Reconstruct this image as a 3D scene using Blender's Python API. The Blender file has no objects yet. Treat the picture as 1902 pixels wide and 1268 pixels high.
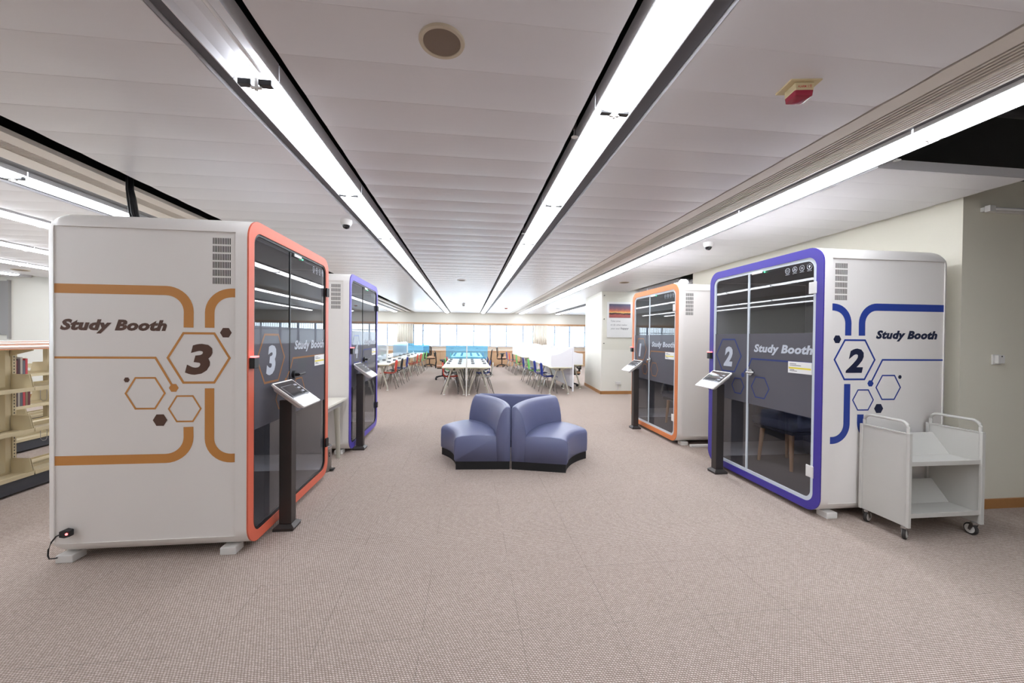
import bpy, bmesh, math, random
from mathutils import Vector, Matrix
random.seed(7)
PI = math.pi
S = bpy.context.scene
C = S.collection

# ---------------------------------------------------------------- camera
F, YAW, PITCH, ROLL = 715.0, .1152, .0103, .0101
fw = Vector((math.sin(YAW)*math.cos(PITCH), math.cos(YAW)*math.cos(PITCH), -math.sin(PITCH)))
ri = Vector((math.cos(YAW), -math.sin(YAW), 0)); up = ri.cross(fw)
r2 = math.cos(ROLL)*ri + math.sin(ROLL)*up
u2 = -math.sin(ROLL)*ri + math.cos(ROLL)*up
cam_d = bpy.data.cameras.new('camera'); cam = bpy.data.objects.new('camera', cam_d); C.objects.link(cam)
cam_d.sensor_width = 36; cam_d.lens = 36*F/1902; cam_d.clip_start = .05; cam_d.clip_end = 200
M = Matrix((r2, u2, -fw)).transposed().to_4x4(); M.translation = (0, 0, 1.5)
cam.matrix_world = M
S.camera = cam

# ---------------------------------------------------------------- world, daylight, exposure
S.view_settings.view_transform = 'Standard'; S.view_settings.look = 'None'
S.view_settings.gamma = 1; S.view_settings.exposure = 1.0
try: S.view_settings.use_curve_mapping = False
except Exception: pass
S.cycles.use_denoising = True
S.cycles.max_bounces = 10; S.cycles.transparent_max_bounces = 16
S.cycles.diffuse_bounces = 5; S.cycles.sample_clamp_indirect = 6
W = bpy.data.worlds.new('overcast_sky'); S.world = W; W.use_nodes = True
bg = W.node_tree.nodes['Background']
bg.inputs[0].default_value = (.78, .89, 1, 1); bg.inputs[1].default_value = 4.8
LAMP = 7.0                     # radiance of a lit tube strip
LAMP_COL = (.925, .965, 1.04)
WIN_Y = 20.5
WINS = [(-6.3, -3.58), (-2.82, 3.54), (4.25, 9.0)]      # window openings along X
for a, b in WINS:
    ld = bpy.data.lights.new('window_portal', 'AREA'); ld.shape = 'RECTANGLE'; ld.size = b-a; ld.size_y = 1.14
    ld.cycles.is_portal = True
    lo = bpy.data.objects.new('window_portal', ld); C.objects.link(lo)
    lo.location = ((a+b)/2, WIN_Y+.12, 1.58); lo.rotation_euler = (-PI/2, 0, 0)
ld = bpy.data.lights.new('window_portal', 'AREA'); ld.shape = 'RECTANGLE'; ld.size = 1.7; ld.size_y = 3.0; ld.cycles.is_portal = True
lo = bpy.data.objects.new('window_portal', ld); C.objects.link(lo); lo.location = (-14.15, 4.5, 1.75); lo.rotation_euler = (0, -PI/2, 0)  # portal for the added left wall window

# ---------------------------------------------------------------- helpers
def srgb(r, g, b):
    f = lambda c: (c/255/12.92) if c/255 <= .04045 else ((c/255+.055)/1.055)**2.4
    return (f(r), f(g), f(b), 1)
MATS = {}
def mat(name, col, rough=.5, metal=0, noise=0, scale=8, spec=.5, coat=0, bump=0, bscale=200):
    if name in MATS: return MATS[name]
    m = bpy.data.materials.new(name); m.use_nodes = True; nt = m.node_tree; p = nt.nodes['Principled BSDF']
    c = srgb(*col)
    p.inputs['Base Color'].default_value = c; p.inputs['Roughness'].default_value = rough
    p.inputs['Metallic'].default_value = metal; p.inputs['Specular IOR Level'].default_value = spec
    p.inputs['Coat Weight'].default_value = coat
    tc = nt.nodes.new('ShaderNodeTexCoord')
    if noise:
        n = nt.nodes.new('ShaderNodeTexNoise'); n.inputs['Scale'].default_value = scale; n.inputs['Detail'].default_value = 3
        mx = nt.nodes.new('ShaderNodeMix'); mx.data_type = 'RGBA'
        mx.inputs[6].default_value = tuple(v*(1-noise) for v in c[:3])+(1,)
        mx.inputs[7].default_value = tuple(min(1, v*(1+noise)) for v in c[:3])+(1,)
        nt.links.new(tc.outputs['Object'], n.inputs['Vector']); nt.links.new(n.outputs[0], mx.inputs[0])
        nt.links.new(mx.outputs[2], p.inputs['Base Color'])
    if bump:
        n = nt.nodes.new('ShaderNodeTexNoise'); n.inputs['Scale'].default_value = bscale
        b = nt.nodes.new('ShaderNodeBump'); b.inputs['Strength'].default_value = bump; b.inputs['Distance'].default_value = .002
        nt.links.new(tc.outputs['Object'], n.inputs['Vector']); nt.links.new(n.outputs[0], b.inputs['Height'])
        nt.links.new(b.outputs[0], p.inputs['Normal'])
    MATS[name] = m; return m
def emit(name, col, st):
    m = bpy.data.materials.new(name); m.use_nodes = True; nt = m.node_tree; nt.nodes.clear()
    e = nt.nodes.new('ShaderNodeEmission'); o = nt.nodes.new('ShaderNodeOutputMaterial')
    e.inputs[0].default_value = (*col[:3], 1); e.inputs[1].default_value = st; nt.links.new(e.outputs[0], o.inputs[0])
    MATS[name] = m; return m
def glassy(name, tint, body=None, through=.9, rough=0, ior=1.5, milky=False):
    """see-through sheet: tinted transparency (plus a diffuse film when body is given) under a fresnel reflection"""
    m = bpy.data.materials.new(name); m.use_nodes = True; nt = m.node_tree; nt.nodes.clear(); N = nt.nodes.new; L = nt.links.new
    o = N('ShaderNodeOutputMaterial'); t = N('ShaderNodeBsdfTransparent'); t.inputs[0].default_value = (*tint, 1)
    g = N('ShaderNodeBsdfGlossy'); g.inputs['Roughness'].default_value = rough
    fr = N('ShaderNodeFresnel'); fr.inputs[0].default_value = ior
    base = t.outputs[0]
    if body:
        d = N('ShaderNodeBsdfTranslucent' if milky else 'ShaderNodeBsdfDiffuse'); d.inputs[0].default_value = body
        x = N('ShaderNodeMixShader'); x.inputs[0].default_value = through
        L(d.outputs[0], x.inputs[1]); L(t.outputs[0], x.inputs[2]); base = x.outputs[0]
    ge = N('ShaderNodeNewGeometry'); sb = N('ShaderNodeMath'); sb.operation = 'SUBTRACT'; sb.inputs[0].default_value = 1; L(ge.outputs['Backfacing'], sb.inputs[1])
    ml = N('ShaderNodeMath'); ml.operation = 'MULTIPLY'; L(fr.outputs[0], ml.inputs[0]); L(sb.outputs[0], ml.inputs[1])   # only the outer face of a sheet reflects
    x = N('ShaderNodeMixShader'); L(ml.outputs[0], x.inputs[0]); L(base, x.inputs[1]); L(g.outputs[0], x.inputs[2]); L(x.outputs[0], o.inputs[0])
    MATS[name] = m; return m

def box(bm, x0, x1, y0, y1, z0, z1):
    v = [bm.verts.new((x, y, z)) for x in (x0, x1) for y in (y0, y1) for z in (z0, z1)]
    for f in ((0, 1, 3, 2), (4, 6, 7, 5), (0, 4, 5, 1), (2, 3, 7, 6), (0, 2, 6, 4), (1, 5, 7, 3)): bm.faces.new([v[i] for i in f])
def loft(bm, rings, cap=True, close=True):
    R = [[bm.verts.new(p) for p in r] for r in rings]; n = len(R[0])
    for a, b in zip(R, R[1:]):
        for i in range(n if close else n-1):
            j = (i+1) % n
            bm.faces.new((a[i], a[j], b[j], b[i]))
    if cap:
        bm.faces.new(list(reversed(R[0]))); bm.faces.new(R[-1])
    return R
def frame_of(d):
    d = d.normalized(); a = Vector((0, 0, 1)) if abs(d.z) < .9 else Vector((1, 0, 0))
    s = d.cross(a).normalized(); return s, s.cross(d)
def tube(bm, pts, r, n=8, r1=None):
    pts = [Vector(p) for p in pts]; rings = []
    for i, p in enumerate(pts):
        d = (pts[min(i+1, len(pts)-1)]-pts[max(i-1, 0)])
        s, t = frame_of(d); rr = r if r1 is None else r+(r1-r)*i/(len(pts)-1)
        rings.append([p+s*rr*math.cos(2*PI*k/n)+t*rr*math.sin(2*PI*k/n) for k in range(n)])
    loft(bm, rings)
def lathe(bm, prof, n=24, c=(0, 0, 0)):
    rings = [[(c[0]+r*math.cos(2*PI*k/n), c[1]+r*math.sin(2*PI*k/n), c[2]+z) for k in range(n)] for r, z in prof]
    loft(bm, rings)
def prism(bm, pts, f0, f1):
    """polygon pts (2-D) mapped to 3-D by f0 (one face) and f1 (the other)"""
    loft(bm, [[f0(*p) for p in pts], [f1(*p) for p in pts]])
def rrect(x0, x1, z0, z1, r, n=6):
    out = []
    for cx, cz, a in ((x1-r, z1-r, 0), (x0+r, z1-r, 90), (x0+r, z0+r, 180), (x1-r, z0+r, 270)):
        for k in range(n+1):
            t = math.radians(a+90*k/n); out.append((cx+r*math.cos(t), cz+r*math.sin(t)))
    return out
def obj(name, bm, m, parent=None, smooth=False, bevel=0, loc=None, seg=2, auto=True):
    me = bpy.data.meshes.new(name)
    if isinstance(bm, bpy.types.Mesh): me = bm
    else:
        bmesh.ops.recalc_face_normals(bm, faces=bm.faces); bm.to_mesh(me); bm.free()
    if m: me.materials.clear(); me.materials.append(m)
    o = bpy.data.objects.new(name, me); C.objects.link(o)
    if smooth:
        for p in me.polygons: p.use_smooth = True
        if auto:
            try: me.set_sharp_from_angle(angle=math.radians(38))
            except Exception: pass
    if bevel:
        b = o.modifiers.new('bevel', 'BEVEL'); b.width = bevel; b.segments = seg; b.limit_method = 'ANGLE'; b.angle_limit = math.radians(40)
    if parent: o.parent = parent
    if loc: o.location = loc
    return o
def mk(name, fn, m, parent=None, **k):
    bm = bmesh.new(); fn(bm); return obj(name, bm, m, parent, **k)
def tag(o, label, cat=None, group=None):
    o['label'] = label
    if cat: o['category'] = cat
    if group: o['group'] = group
    return o
def thing(name, label, cat, loc=(0, 0, 0), rz=0, group=None):
    o = bpy.data.objects.new(name, None); C.objects.link(o); o.location = loc; o.rotation_euler = (0, 0, rz)
    o.empty_display_size = .1
    return tag(o, label, cat, group)
KIDS = {}
def dup(root, loc, rz, label, group=None):
    if not KIDS:
        pass
    r = root.copy(); C.objects.link(r); r.location = loc; r.rotation_euler = (0, 0, rz); r['label'] = label
    if group: r['group'] = group
    for ch in list(root.children):
        c = ch.copy(); C.objects.link(c); c.parent = r
        for g in list(ch.children):
            d = g.copy(); C.objects.link(d); d.parent = c
    return r
def struct(name, fn, m, parent=None, **k):
    o = mk(name, fn, m, parent, **k)
    if not parent: o['kind'] = 'structure'
    return o
def text_mesh(s, cap, width=None, shear=.0, bold=.0, spacing=1.0):
    cu = bpy.data.curves.new('t', 'FONT'); cu.body = s; cu.size = cap/.729; cu.shear = shear; cu.offset = bold*cap
    cu.resolution_u = 3; cu.space_character = spacing*(1+bold*1.2)
    to = bpy.data.objects.new('t', cu); C.objects.link(to)
    dg = bpy.context.evaluated_depsgraph_get(); dg.update()
    me = bpy.data.meshes.new_from_object(to.evaluated_get(dg)); bpy.data.objects.remove(to); bpy.data.curves.remove(cu)
    vs = [v.co.copy() for v in me.vertices]; fs = [tuple(p.vertices) for p in me.polygons]; bpy.data.meshes.remove(me)
    x0 = min(v.x for v in vs); x1 = max(v.x for v in vs); k = (width/(x1-x0)) if width else 1
    return [((v.x-x0)*k, v.y) for v in vs], fs
def put_text(bm, s, f, u0, v0, cap, width=None, **k):
    """writes s with its lower left corner at (u0,v0) of the sheet described by f(u,v)"""
    vs, fs = text_mesh(s, cap, width, **k)
    V = [bm.verts.new(f(u0+x, v0+y)) for x, y in vs]
    for t in fs:
        try: bm.faces.new([V[i] for i in t])
        except ValueError: pass
def flat(bm, pts, f): bm.faces.new([bm.verts.new(f(*p)) for p in pts])
def ringflat(bm, a, b, f):
    A = [bm.verts.new(f(*p)) for p in a]; B = [bm.verts.new(f(*p)) for p in b]; n = len(A)
    for i in range(n): bm.faces.new((A[i], A[(i+1) % n], B[(i+1) % n], B[i]))
def hexa(cx, cz, R): return [(cx+R*math.cos(k*PI/3), cz+R*math.sin(k*PI/3)) for k in range(6)]
def hexring(bm, cx, cz, R, w, f): ringflat(bm, hexa(cx, cz, R), hexa(cx, cz, R-w), f)
def band(bm, pts, w, f):
    P = [Vector(p) for p in pts]; A = []; B = []
    for i, p in enumerate(P):
        if i == 0: d = (P[1]-P[0]).normalized(); n = Vector((-d.y, d.x)); k = 1
        elif i == len(P)-1: d = (P[-1]-P[-2]).normalized(); n = Vector((-d.y, d.x)); k = 1
        else:
            d0 = (P[i]-P[i-1]).normalized(); d1 = (P[i+1]-P[i]).normalized()
            n = (Vector((-d0.y, d0.x))+Vector((-d1.y, d1.x))).normalized(); k = 1/max(.5, n.dot(Vector((-d0.y, d0.x))))
        A.append(bm.verts.new(f(*(p+n*w/2*k)))); B.append(bm.verts.new(f(*(p-n*w/2*k))))
    for i in range(len(P)-1): bm.faces.new((A[i], A[i+1], B[i+1], B[i]))
def arc(cx, cz, r, a0, a1, n=10): return [(cx+r*math.cos(math.radians(a0+(a1-a0)*k/n)), cz+r*math.sin(math.radians(a0+(a1-a0)*k/n))) for k in range(n+1)]

# ---------------------------------------------------------------- materials
WHITE = mat('white_painted_wall', (226, 224, 214), .6, noise=.02, scale=2)
CEIL = mat('white_metal_ceiling_panel', (224, 223, 226), .36, noise=.012, scale=1.5, spec=.4)
BLACK = mat('black_void', (14, 14, 16), .8)
OAK = mat('light_oak', (205, 160, 120), .5, noise=.12, scale=14)
OAKD = mat('brown_oak_skirting', (172, 122, 72), .5, noise=.1, scale=14)
BOOTHW = mat('booth_white_lacquer', (230, 226, 222), .38, noise=.01, scale=3)
LINING = mat('booth_grey_felt', (152, 149, 150), .95, noise=.06, scale=60)
BOOTHFLOOR = mat('booth_grey_carpet', (138, 130, 124), .95, noise=.1, scale=120)
METALW = mat('white_metal', (222, 220, 216), .4)
CHROME = mat('satin_chrome', (190, 190, 190), .25, 1)
STEEL = mat('brushed_steel', (165, 162, 158), .32, 1)
BRONZE = mat('dark_bronze_metal', (74, 70, 68), .38, .6)
BLACKP = mat('black_plastic', (26, 26, 28), .4)
GREYP = mat('grey_plastic', (150, 148, 146), .5)
TABLE = mat('pale_tabletop', (224, 220, 208), .35, noise=.02)
LEGM = mat('beige_leg_metal', (186, 182, 168), .4, .2)
CREAM = mat('cream_shelf_metal', (196, 182, 148), .5, noise=.03)
LEATHER = mat('blue_grey_leatherette', (101, 106, 138), .36, noise=.05, scale=5, bump=.25, bscale=260)
PLINTH = mat('black_sofa_plinth', (20, 20, 22), .7)
TROLLEY = mat('light_grey_steel', (196, 194, 188), .45, noise=.015)
SCREEN = mat('dark_glass_screen', (14, 15, 20), .06, spec=.8)
LIT = emit('lit_lamp_tube', LAMP_COL, LAMP)
RED_LED = emit('red_status_light', (1, .12, .12), 3)
GREEN_LED = emit('green_status_light', (.1, 1, .4), 2)
GLASS = glassy('booth_glass', (.80, .81, .84), ior=1.75)
FILM = glassy('frosted_film', (.5, .5, .55), body=srgb(118, 117, 124), through=.32, ior=1.12, rough=.03)
CLEAR = glassy('clear_pane', (.95, .97, .98), ior=1.3)
BLUEAC = glassy('blue_acrylic', (.62, .88, 1.0), body=srgb(150, 220, 255), through=.78, milky=True)
GREYAC = glassy('grey_acrylic', (.7, .76, .8), body=srgb(205, 214, 222), through=.35, milky=True)
ACRY = glassy('clear_acrylic_board', (.97, .97, .96), ior=1.12)

# carpet: rows of light loops on a brown ground, half metre tiles
def carpet_mat():
    m = bpy.data.materials.new('woven_loop_carpet'); m.use_nodes = True; nt = m.node_tree; N = nt.nodes.new; L = nt.links.new
    p = nt.nodes['Principled BSDF']; p.inputs['Roughness'].default_value = .95; p.inputs['Specular IOR Level'].default_value = .15
    tc = N('ShaderNodeTexCoord'); sp = N('ShaderNodeSeparateXYZ'); L(tc.outputs['Object'], sp.inputs[0])
    def mth(op, a, b=None, c=None):
        n = N('ShaderNodeMath'); n.operation = op
        for i, v in enumerate((a, b, c)):
            if v is None: continue
            if isinstance(v, (int, float)): n.inputs[i].default_value = v
            else: L(v, n.inputs[i])
        return n.outputs[0]
    X, Y = sp.outputs[0], sp.outputs[1]
    nz = N('ShaderNodeTexNoise'); nz.inputs['Scale'].default_value = 60; L(tc.outputs['Object'], nz.inputs['Vector'])
    yy = mth('DIVIDE', Y, .0098); row = mth('FLOOR', yy); fy = mth('FRACT', yy)
    off = mth('MULTIPLY', mth('MODULO', row, 3.0), .34)
    xx = mth('ADD', mth('ADD', mth('DIVIDE', X, .0135), off), mth('MULTIPLY', nz.outputs[0], .5)); fx = mth('FRACT', xx)
    hy = mth('SINE', mth('MULTIPLY', fy, PI)); hx = mth('SINE', mth('MULTIPLY', fx, PI))
    h = mth('MULTIPLY', mth('POWER', hy, 1.2), mth('POWER', hx, .55))
    cell = N('ShaderNodeTexWhiteNoise'); cv = N('ShaderNodeCombineXYZ'); L(mth('FLOOR', xx), cv.inputs[0]); L(row, cv.inputs[1]); L(cv.outputs[0], cell.inputs['Vector'])
    fac = mth('MULTIPLY', h, mth('ADD', .72, mth('MULTIPLY', cell.outputs['Value'], .28)))
    mx = N('ShaderNodeMix'); mx.data_type = 'RGBA'; L(fac, mx.inputs[0])
    mx.inputs[6].default_value = srgb(112, 94, 81); mx.inputs[7].default_value = srgb(220, 206, 197)
    # slow wear variation
    n2 = N('ShaderNodeTexNoise'); n2.inputs['Scale'].default_value = .8; n2.inputs['Detail'].default_value = 4; L(tc.outputs['Object'], n2.inputs['Vector'])
    hs = N('ShaderNodeMix'); hs.data_type = 'RGBA'; hs.blend_type = 'MULTIPLY'; hs.inputs[0].default_value = 1
    rp = N('ShaderNodeMapRange'); rp.inputs[3].default_value = .93; rp.inputs[4].default_value = 1.05; L(n2.outputs[0], rp.inputs[0])
    # tile seams
    def seam(v, o):
        f = mth('FRACT', mth('DIVIDE', mth('ADD', v, o), .5)); return mth('LESS_THAN', f, .007)
    t2 = N('ShaderNodeTexNoise'); t2.inputs['Scale'].default_value = 3; L(tc.outputs['Object'], t2.inputs['Vector'])
    sm = mth('MULTIPLY', mth('MAXIMUM', seam(X, -.283+5), seam(Y, -.44+5)), mth('GREATER_THAN', t2.outputs[0], .47))
    cc = N('ShaderNodeCombineColor'); fac2 = mth('SUBTRACT', rp.outputs[0], mth('MULTIPLY', sm, .28))
    for i in range(3): L(fac2, cc.inputs[i])
    L(mx.outputs[2], hs.inputs[6]); L(cc.outputs[0], hs.inputs[7]); L(hs.outputs[2], p.inputs['Base Color'])
    b = N('ShaderNodeBump'); b.inputs['Strength'].default_value = .35; b.inputs['Distance'].default_value = .003; L(h, b.inputs['Height']); L(b.outputs[0], p.inputs['Normal'])
    return m
CARPET = carpet_mat()

# ---------------------------------------------------------------- room shell
ZC = 2.77
struct('floor', lambda b: box(b, -14, 9, -5, 21, -.1, 0), CARPET)
struct('ceiling_deck', lambda b: box(b, -14.2, 9.2, -5.2, 21, 3.35, 3.45), BLACK)
# panelled ceiling: slabs between the light slots, each a run of slightly bowed 0.3 m panels
def slab(b, x0, x1, y0, y1, th=.07):
    y = math.floor((y0-.06)/.3)*.3+.06; prof = []
    while y < y1:
        for t, z in ((.0, .0012), (.004, -.0002), (.05, -.0022), (.10, -.0034), (.15, -.0038), (.20, -.0034), (.25, -.0022), (.296, -.0002)):
            yy = y+t
            if y0 <= yy <= y1: prof.append((yy, ZC+z))
        y += .3
    A = [b.verts.new((x0, p, z)) for p, z in prof]; B = [b.verts.new((x1, p, z)) for p, z in prof]
    for i in range(len(prof)-1): b.faces.new((A[i], A[i+1], B[i+1], B[i]))
    ya, yb = prof[0][0], prof[-1][0]; zt = ZC+th
    for x in (x0, x1):
        v = [b.verts.new(q) for q in ((x, ya, ZC), (x, yb, ZC), (x, yb, zt), (x, ya, zt))]; b.faces.new(v)
    for yq in (ya, yb):
        v = [b.verts.new(q) for q in ((x0, yq, ZC), (x1, yq, ZC), (x1, yq, zt), (x0, yq, zt))]; b.faces.new(v)
    v = [b.verts.new(q) for q in ((x0, ya, zt), (x1, ya, zt), (x1, yb, zt), (x0, yb, zt))]; b.faces.new(v)
slabs = [(-2.72, -1.24, -4.9, 20.5), (-.86, .62, -4.9, 20.5), (1.0, 2.185, -4.9, 20.5), (2.98, 4.30, 2.5, 20.5), (4.98, 9, 7.1, 20.5),
         (-4.72, -3.9, -4.9, 20.5), (-6.37, -5.10, -4.9, 20.5), (-7.97, -6.74, -4.9, 10.1), (-9.6, -8.36, -4.9, 10.1), (-14, -9.95, -4.9, 10.1)]
def ceil_fn(b):
    for s in slabs: slab(b, *s)
struct('ceiling', ceil_fn, CEIL)

# window wall at the far end
def wallfar(b):
    Y0, Y1 = WIN_Y, WIN_Y+.25
    box(b, -6.4, 9, Y0, Y1, 2.16, 3.35); box(b, -6.4, 9, Y0, Y1, 0, 1.01)
    box(b, -3.58, -2.82, Y0, Y1, 1.01, 2.16); box(b, 3.54, 4.25, Y0, Y1, 1.01, 2.16); box(b, -6.4, -6.3, Y0, Y1, 1.01, 2.16)
struct('wall_far', wallfar, WHITE)
struct('wall_left', lambda b: (box(b, -14.2, -14, -5, 3, 0, 3.35), box(b, -14.2, -14, 6, 10.2, 0, 3.35), box(b, -14.2, -14, 3, 6, 0, .9), box(b, -14.2, -14, 3, 6, 2.6, 3.35)), WHITE)
w4 = struct('window_4', lambda b: [box(b, -14.1, -14.05, y-.03, y+.03, .9, 2.6) for y in (3.03, 4.0, 5.0, 5.97)], METALW)  # unseen window, added in the left wall to brighten the end wall
mk('pane', lambda b: box(b, -14.08, -14.075, 3, 6, .9, 2.6), CLEAR, w4)
struct('wall_left_end', lambda b: (box(b, -14, -6.4, 10.12, 10.3, 0, 3.35), box(b, -6.58, -6.4, 10.3, 20.75, 0, 3.35)), WHITE)
struct('wall_behind', lambda b: box(b, -14.2, 9.2, -5.2, -5, 0, 3.35), WHITE)
WALLR = mat('cream_painted_wall', (228, 224, 208), .6, noise=.02, scale=2)
struct('wall_right', lambda b: (box(b, 4.365, 4.47, 2.95, 7.08, 0, 2.9)), WALLR)
struct('wall_right_front', lambda b: box(b, 4.4701, 9, 2.951, 3.07, 0, 2.96), WALLR)
struct('wall_right_far', lambda b: box(b, 9, 9.2, -5, 20.75, 0, 3.35), WHITE)
def colf(b):
    prism(b, [(3.575, 10.0), (6.6, 10.0), (6.6, 11.95), (3.74, 11.95)], lambda x, y: (x, y, 0), lambda x, y: (x, y, 3.35))
struct('wall_column', colf, WHITE)
struct('trim_1', lambda b: box(b, -6.4, 9, WIN_Y-.03, WIN_Y, 2.155, 2.245), OAK)
struct('trim_2', lambda b: box(b, -6.4, 9, WIN_Y-.10, WIN_Y, .985, 1.012), METALW)
struct('baseboard_column', lambda b: (box(b, 3.56, 6.6, 9.985, 10.0, 0, .085), prism(b, [(3.56, 9.985), (3.575, 9.985), (3.74, 11.95), (3.725, 11.95)], lambda x, y: (x, y, 0), lambda x, y: (x, y, .085))), OAKD)
struct('baseboard_right', lambda b: (box(b, 4.35, 4.365, 2.935, 7.08, 0, .085), box(b, 4.3651, 9, 2.935, 2.95, 0, .085)), OAKD)
struct('baseboard_left', lambda b: box(b, -14, -6.4, 10.105, 10.12, 0, .085), OAKD)
# windows
ALU = mat('window_frame_blue_grey', (150, 168, 196), .5)
mull = [[-5.9, -5.0, -4.13], [-2.31, -1.43, -.57, .33, 1.2, 2.07, 2.97], [4.71, 5.54, 6.4, 7.3, 8.2]]
for i, ((a, b_), ml) in enumerate(zip(WINS, mull)):
    def fr(b):
        y0, y1 = WIN_Y+.05, WIN_Y+.10
        box(b, a, b_, y0, y1, 1.01, 1.05); box(b, a, b_, y0, y1, 2.12, 2.16); box(b, a, b_, y0, y1, 1.80, 1.835)
        for x in [a+.02]+ml+[b_-.02]: box(b, x-.03, x+.03, y0-.002, y1+.002, 1.01, 2.16)
    w = struct('window_%d' % (i+1), fr, ALU)
    mk('pane', lambda b: box(b, a, b_, WIN_Y+.07, WIN_Y+.076, 1.03, 2.14), CLEAR, w)
BLIND = mat('blind_fabric', (226, 226, 222), .8)
for i, (a, b_) in enumerate(WINS):
    def bl(b):
        box(b, a, b_, WIN_Y+.0, WIN_Y+.03, 2.125, 2.155)
        x = a+.06
        while x < b_-.03:
            t = math.radians(86); c, s = math.cos(t)*.026, math.sin(t)*.026
            box(b, x-.0012, x+.0012, WIN_Y-.012, WIN_Y+.04, 1.07, 2.12); x += .105
    tag(mk('vertical_blind', bl, BLIND), ['open vertical blind at the window left of the left curtain', 'wide open vertical blind at the middle window between the curtains', 'open vertical blind at the window right of the right curtain'][i], 'blind')
CURT = mat('cream_curtain_fabric', (236, 232, 220), .85)
for i, (a, b_) in enumerate(((-3.62, -2.80), (3.50, 4.27))):
    def cf(b):
        n = 90; pts = [(a+(b_-a)*k/n, WIN_Y-.09+.028*math.sin(k/n*2*PI*7+.4)) for k in range(n+1)]
        pts2 = [(x, y+.006) for x, y in reversed(pts)]
        A = [b.verts.new((x, y, .99)) for x, y in pts]; B = [b.verts.new((x, y, 2.15)) for x, y in pts]
        for k in range(n): b.faces.new((A[k], A[k+1], B[k+1], B[k]))
    o = tag(mk('curtain', cf, CURT, smooth=True), ['cream gathered curtain between the windows, left one', 'cream gathered curtain between the windows, right one near the white pillar'][i], 'curtain')
    o.modifiers.new('thick', 'SOLIDIFY').thickness = .004
    mk('curtain_track', lambda b: box(b, a, b_, WIN_Y-.1, WIN_Y-.08, 2.15, 2.165), METALW, o)
# low cupboards under the window
x = -6.3; k = 0
CUP = mat('pale_wood_laminate', (214, 176, 138), .45, noise=.06, scale=10)
while x < 7.4:
    t = thing('low_cupboard', '', 'cupboard', (x+.7, 20.3, 0), 0, 'wooden cupboards under the window')
    tag(t, 'pale wooden low cupboard under the far window, %s from the left' % ['first', 'second', 'third', 'fourth', 'fifth', 'sixth', 'seventh', 'eighth', 'ninth', 'tenth'][k])
    mk('body', lambda b: box(b, -.695, .695, -.18, .195, 0, .75), CUP, t)
    for s in (-1, 1):
        d = mk('door', lambda b: box(b, s*.35-.335, s*.35+.335, -.2, -.181, .06, .72), CUP, t, bevel=.003)
    x += 1.4; k += 1
tag(mk('window_counter', lambda b: box(b, -6.35, 8.98, 20.08, 20.495, .752, .785), OAK, bevel=.004), 'long pale wooden counter top running under the far window', 'counter')
SOCK = mat('socket_grey', (120, 120, 124), .5)
for i, xs in enumerate((-.78, .5, 3.0)):
    s = tag(mk('wall_socket', lambda b: box(b, xs-.08, xs+.08, WIN_Y-.012, WIN_Y, .865, .935), METALW), 'double wall socket under the far window, %s' % ['above the counter left of the middle desks', 'right of the desk dividing panel', 'beside the right hand carrels'][i], 'socket')
    for e in (-.035, .035): mk('outlet', lambda b: box(b, xs+e-.018, xs+e+.018, WIN_Y-.016, WIN_Y-.0121, .88, .92), SOCK, s)

# ---------------------------------------------------------------- ceiling lamps
TROUGH = mat('lamp_housing_white', (225, 225, 228), .35)
LIT2 = emit('lit_lamp_tube_raised', LAMP_COL, LAMP*1.55)  # output of the right rows raised to brighten booths and walls there
def make_lamp(w, lit=True, LM=None):
    t = thing('linear_ceiling_light', '', 'ceiling light')
    h = w/2
    def hs(b):
        pr = [(-h-.006, 0), (-h-.006, .085), (h+.006, .085), (h+.006, 0), (h, 0), (h*.92, .035), (h*.5, .07), (-h*.5, .07), (-h*.92, .035), (-h, 0)]
        prism(b, pr, lambda x, z: (x, 0, z-.012), lambda x, z: (x, 1.49, z-.012))
    mk('housing', hs, TROUGH, t)
    if lit: mk('glow_sheet', lambda b: prism(b, [(-h+.002, -.004), (-h+.004, -.012), (-h*.7, -.030), (-h*.3, -.038), (h*.3, -.038), (h*.7, -.030), (h-.004, -.012), (h-.002, -.004)], lambda x, z: (x, .012, z), lambda x, z: (x, 1.478, z)), LM or LIT, t, smooth=True)  # glowing sheet in place of the bare tube, bulged to throw light sideways
    else: mk('tube', lambda b: tube(b, [(h*.35, .03, .012), (h*.35, 1.46, .012)], .009, 10), mat('unlit_tube', (235, 235, 235), .25), t, smooth=True)
    def br(b):
        for s in (-1, 1): box(b, s*.05-.03, s*.05+.03, -.012, .03, -.016, -.0122)
    [mk('joint_bracket', lambda b: box(b, s*.048-.03, s*.048+.03, -.020, .011, -.041, -.014), BLACKP, t) for s in ((-1, 1) if w < .21 else ())]
    mk('lamp_clip', lambda b: (tube(b, [(0, .0, -.058), (0, .0, .0)], .009, 8), box(b, -.026, .026, -.008, .008, -.050, -.0415)), METALW, t)
    return t
L20 = make_lamp(.205); L23 = make_lamp(.23); LR = make_lamp(.231, True, LIT2); LU = make_lamp(.205, False)
rows = [(-1.05, L20, 'row left of the ceiling speaker'), (.79, L20, 'row right of the ceiling speaker'), (2.785, LR, 'row beside the right air grille'), (-3.645, L20, 'row beside the left air grille'),
        (-4.91, L23, 'second row left over the bookshelves'), (-6.56, L23, 'third row left of the air grille'), (-8.15, L23, 'fourth row left of the air grille'), (-9.77, L23, 'leftmost row by the white end wall'), (4.75, LR, 'row over the recess right of the hall')]
ords = ['nearest', 'second', 'third', 'fourth', 'fifth', 'sixth', 'seventh', 'eighth', 'ninth', 'tenth', 'eleventh', 'twelfth', 'thirteenth', 'farthest']
first = {}
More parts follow.
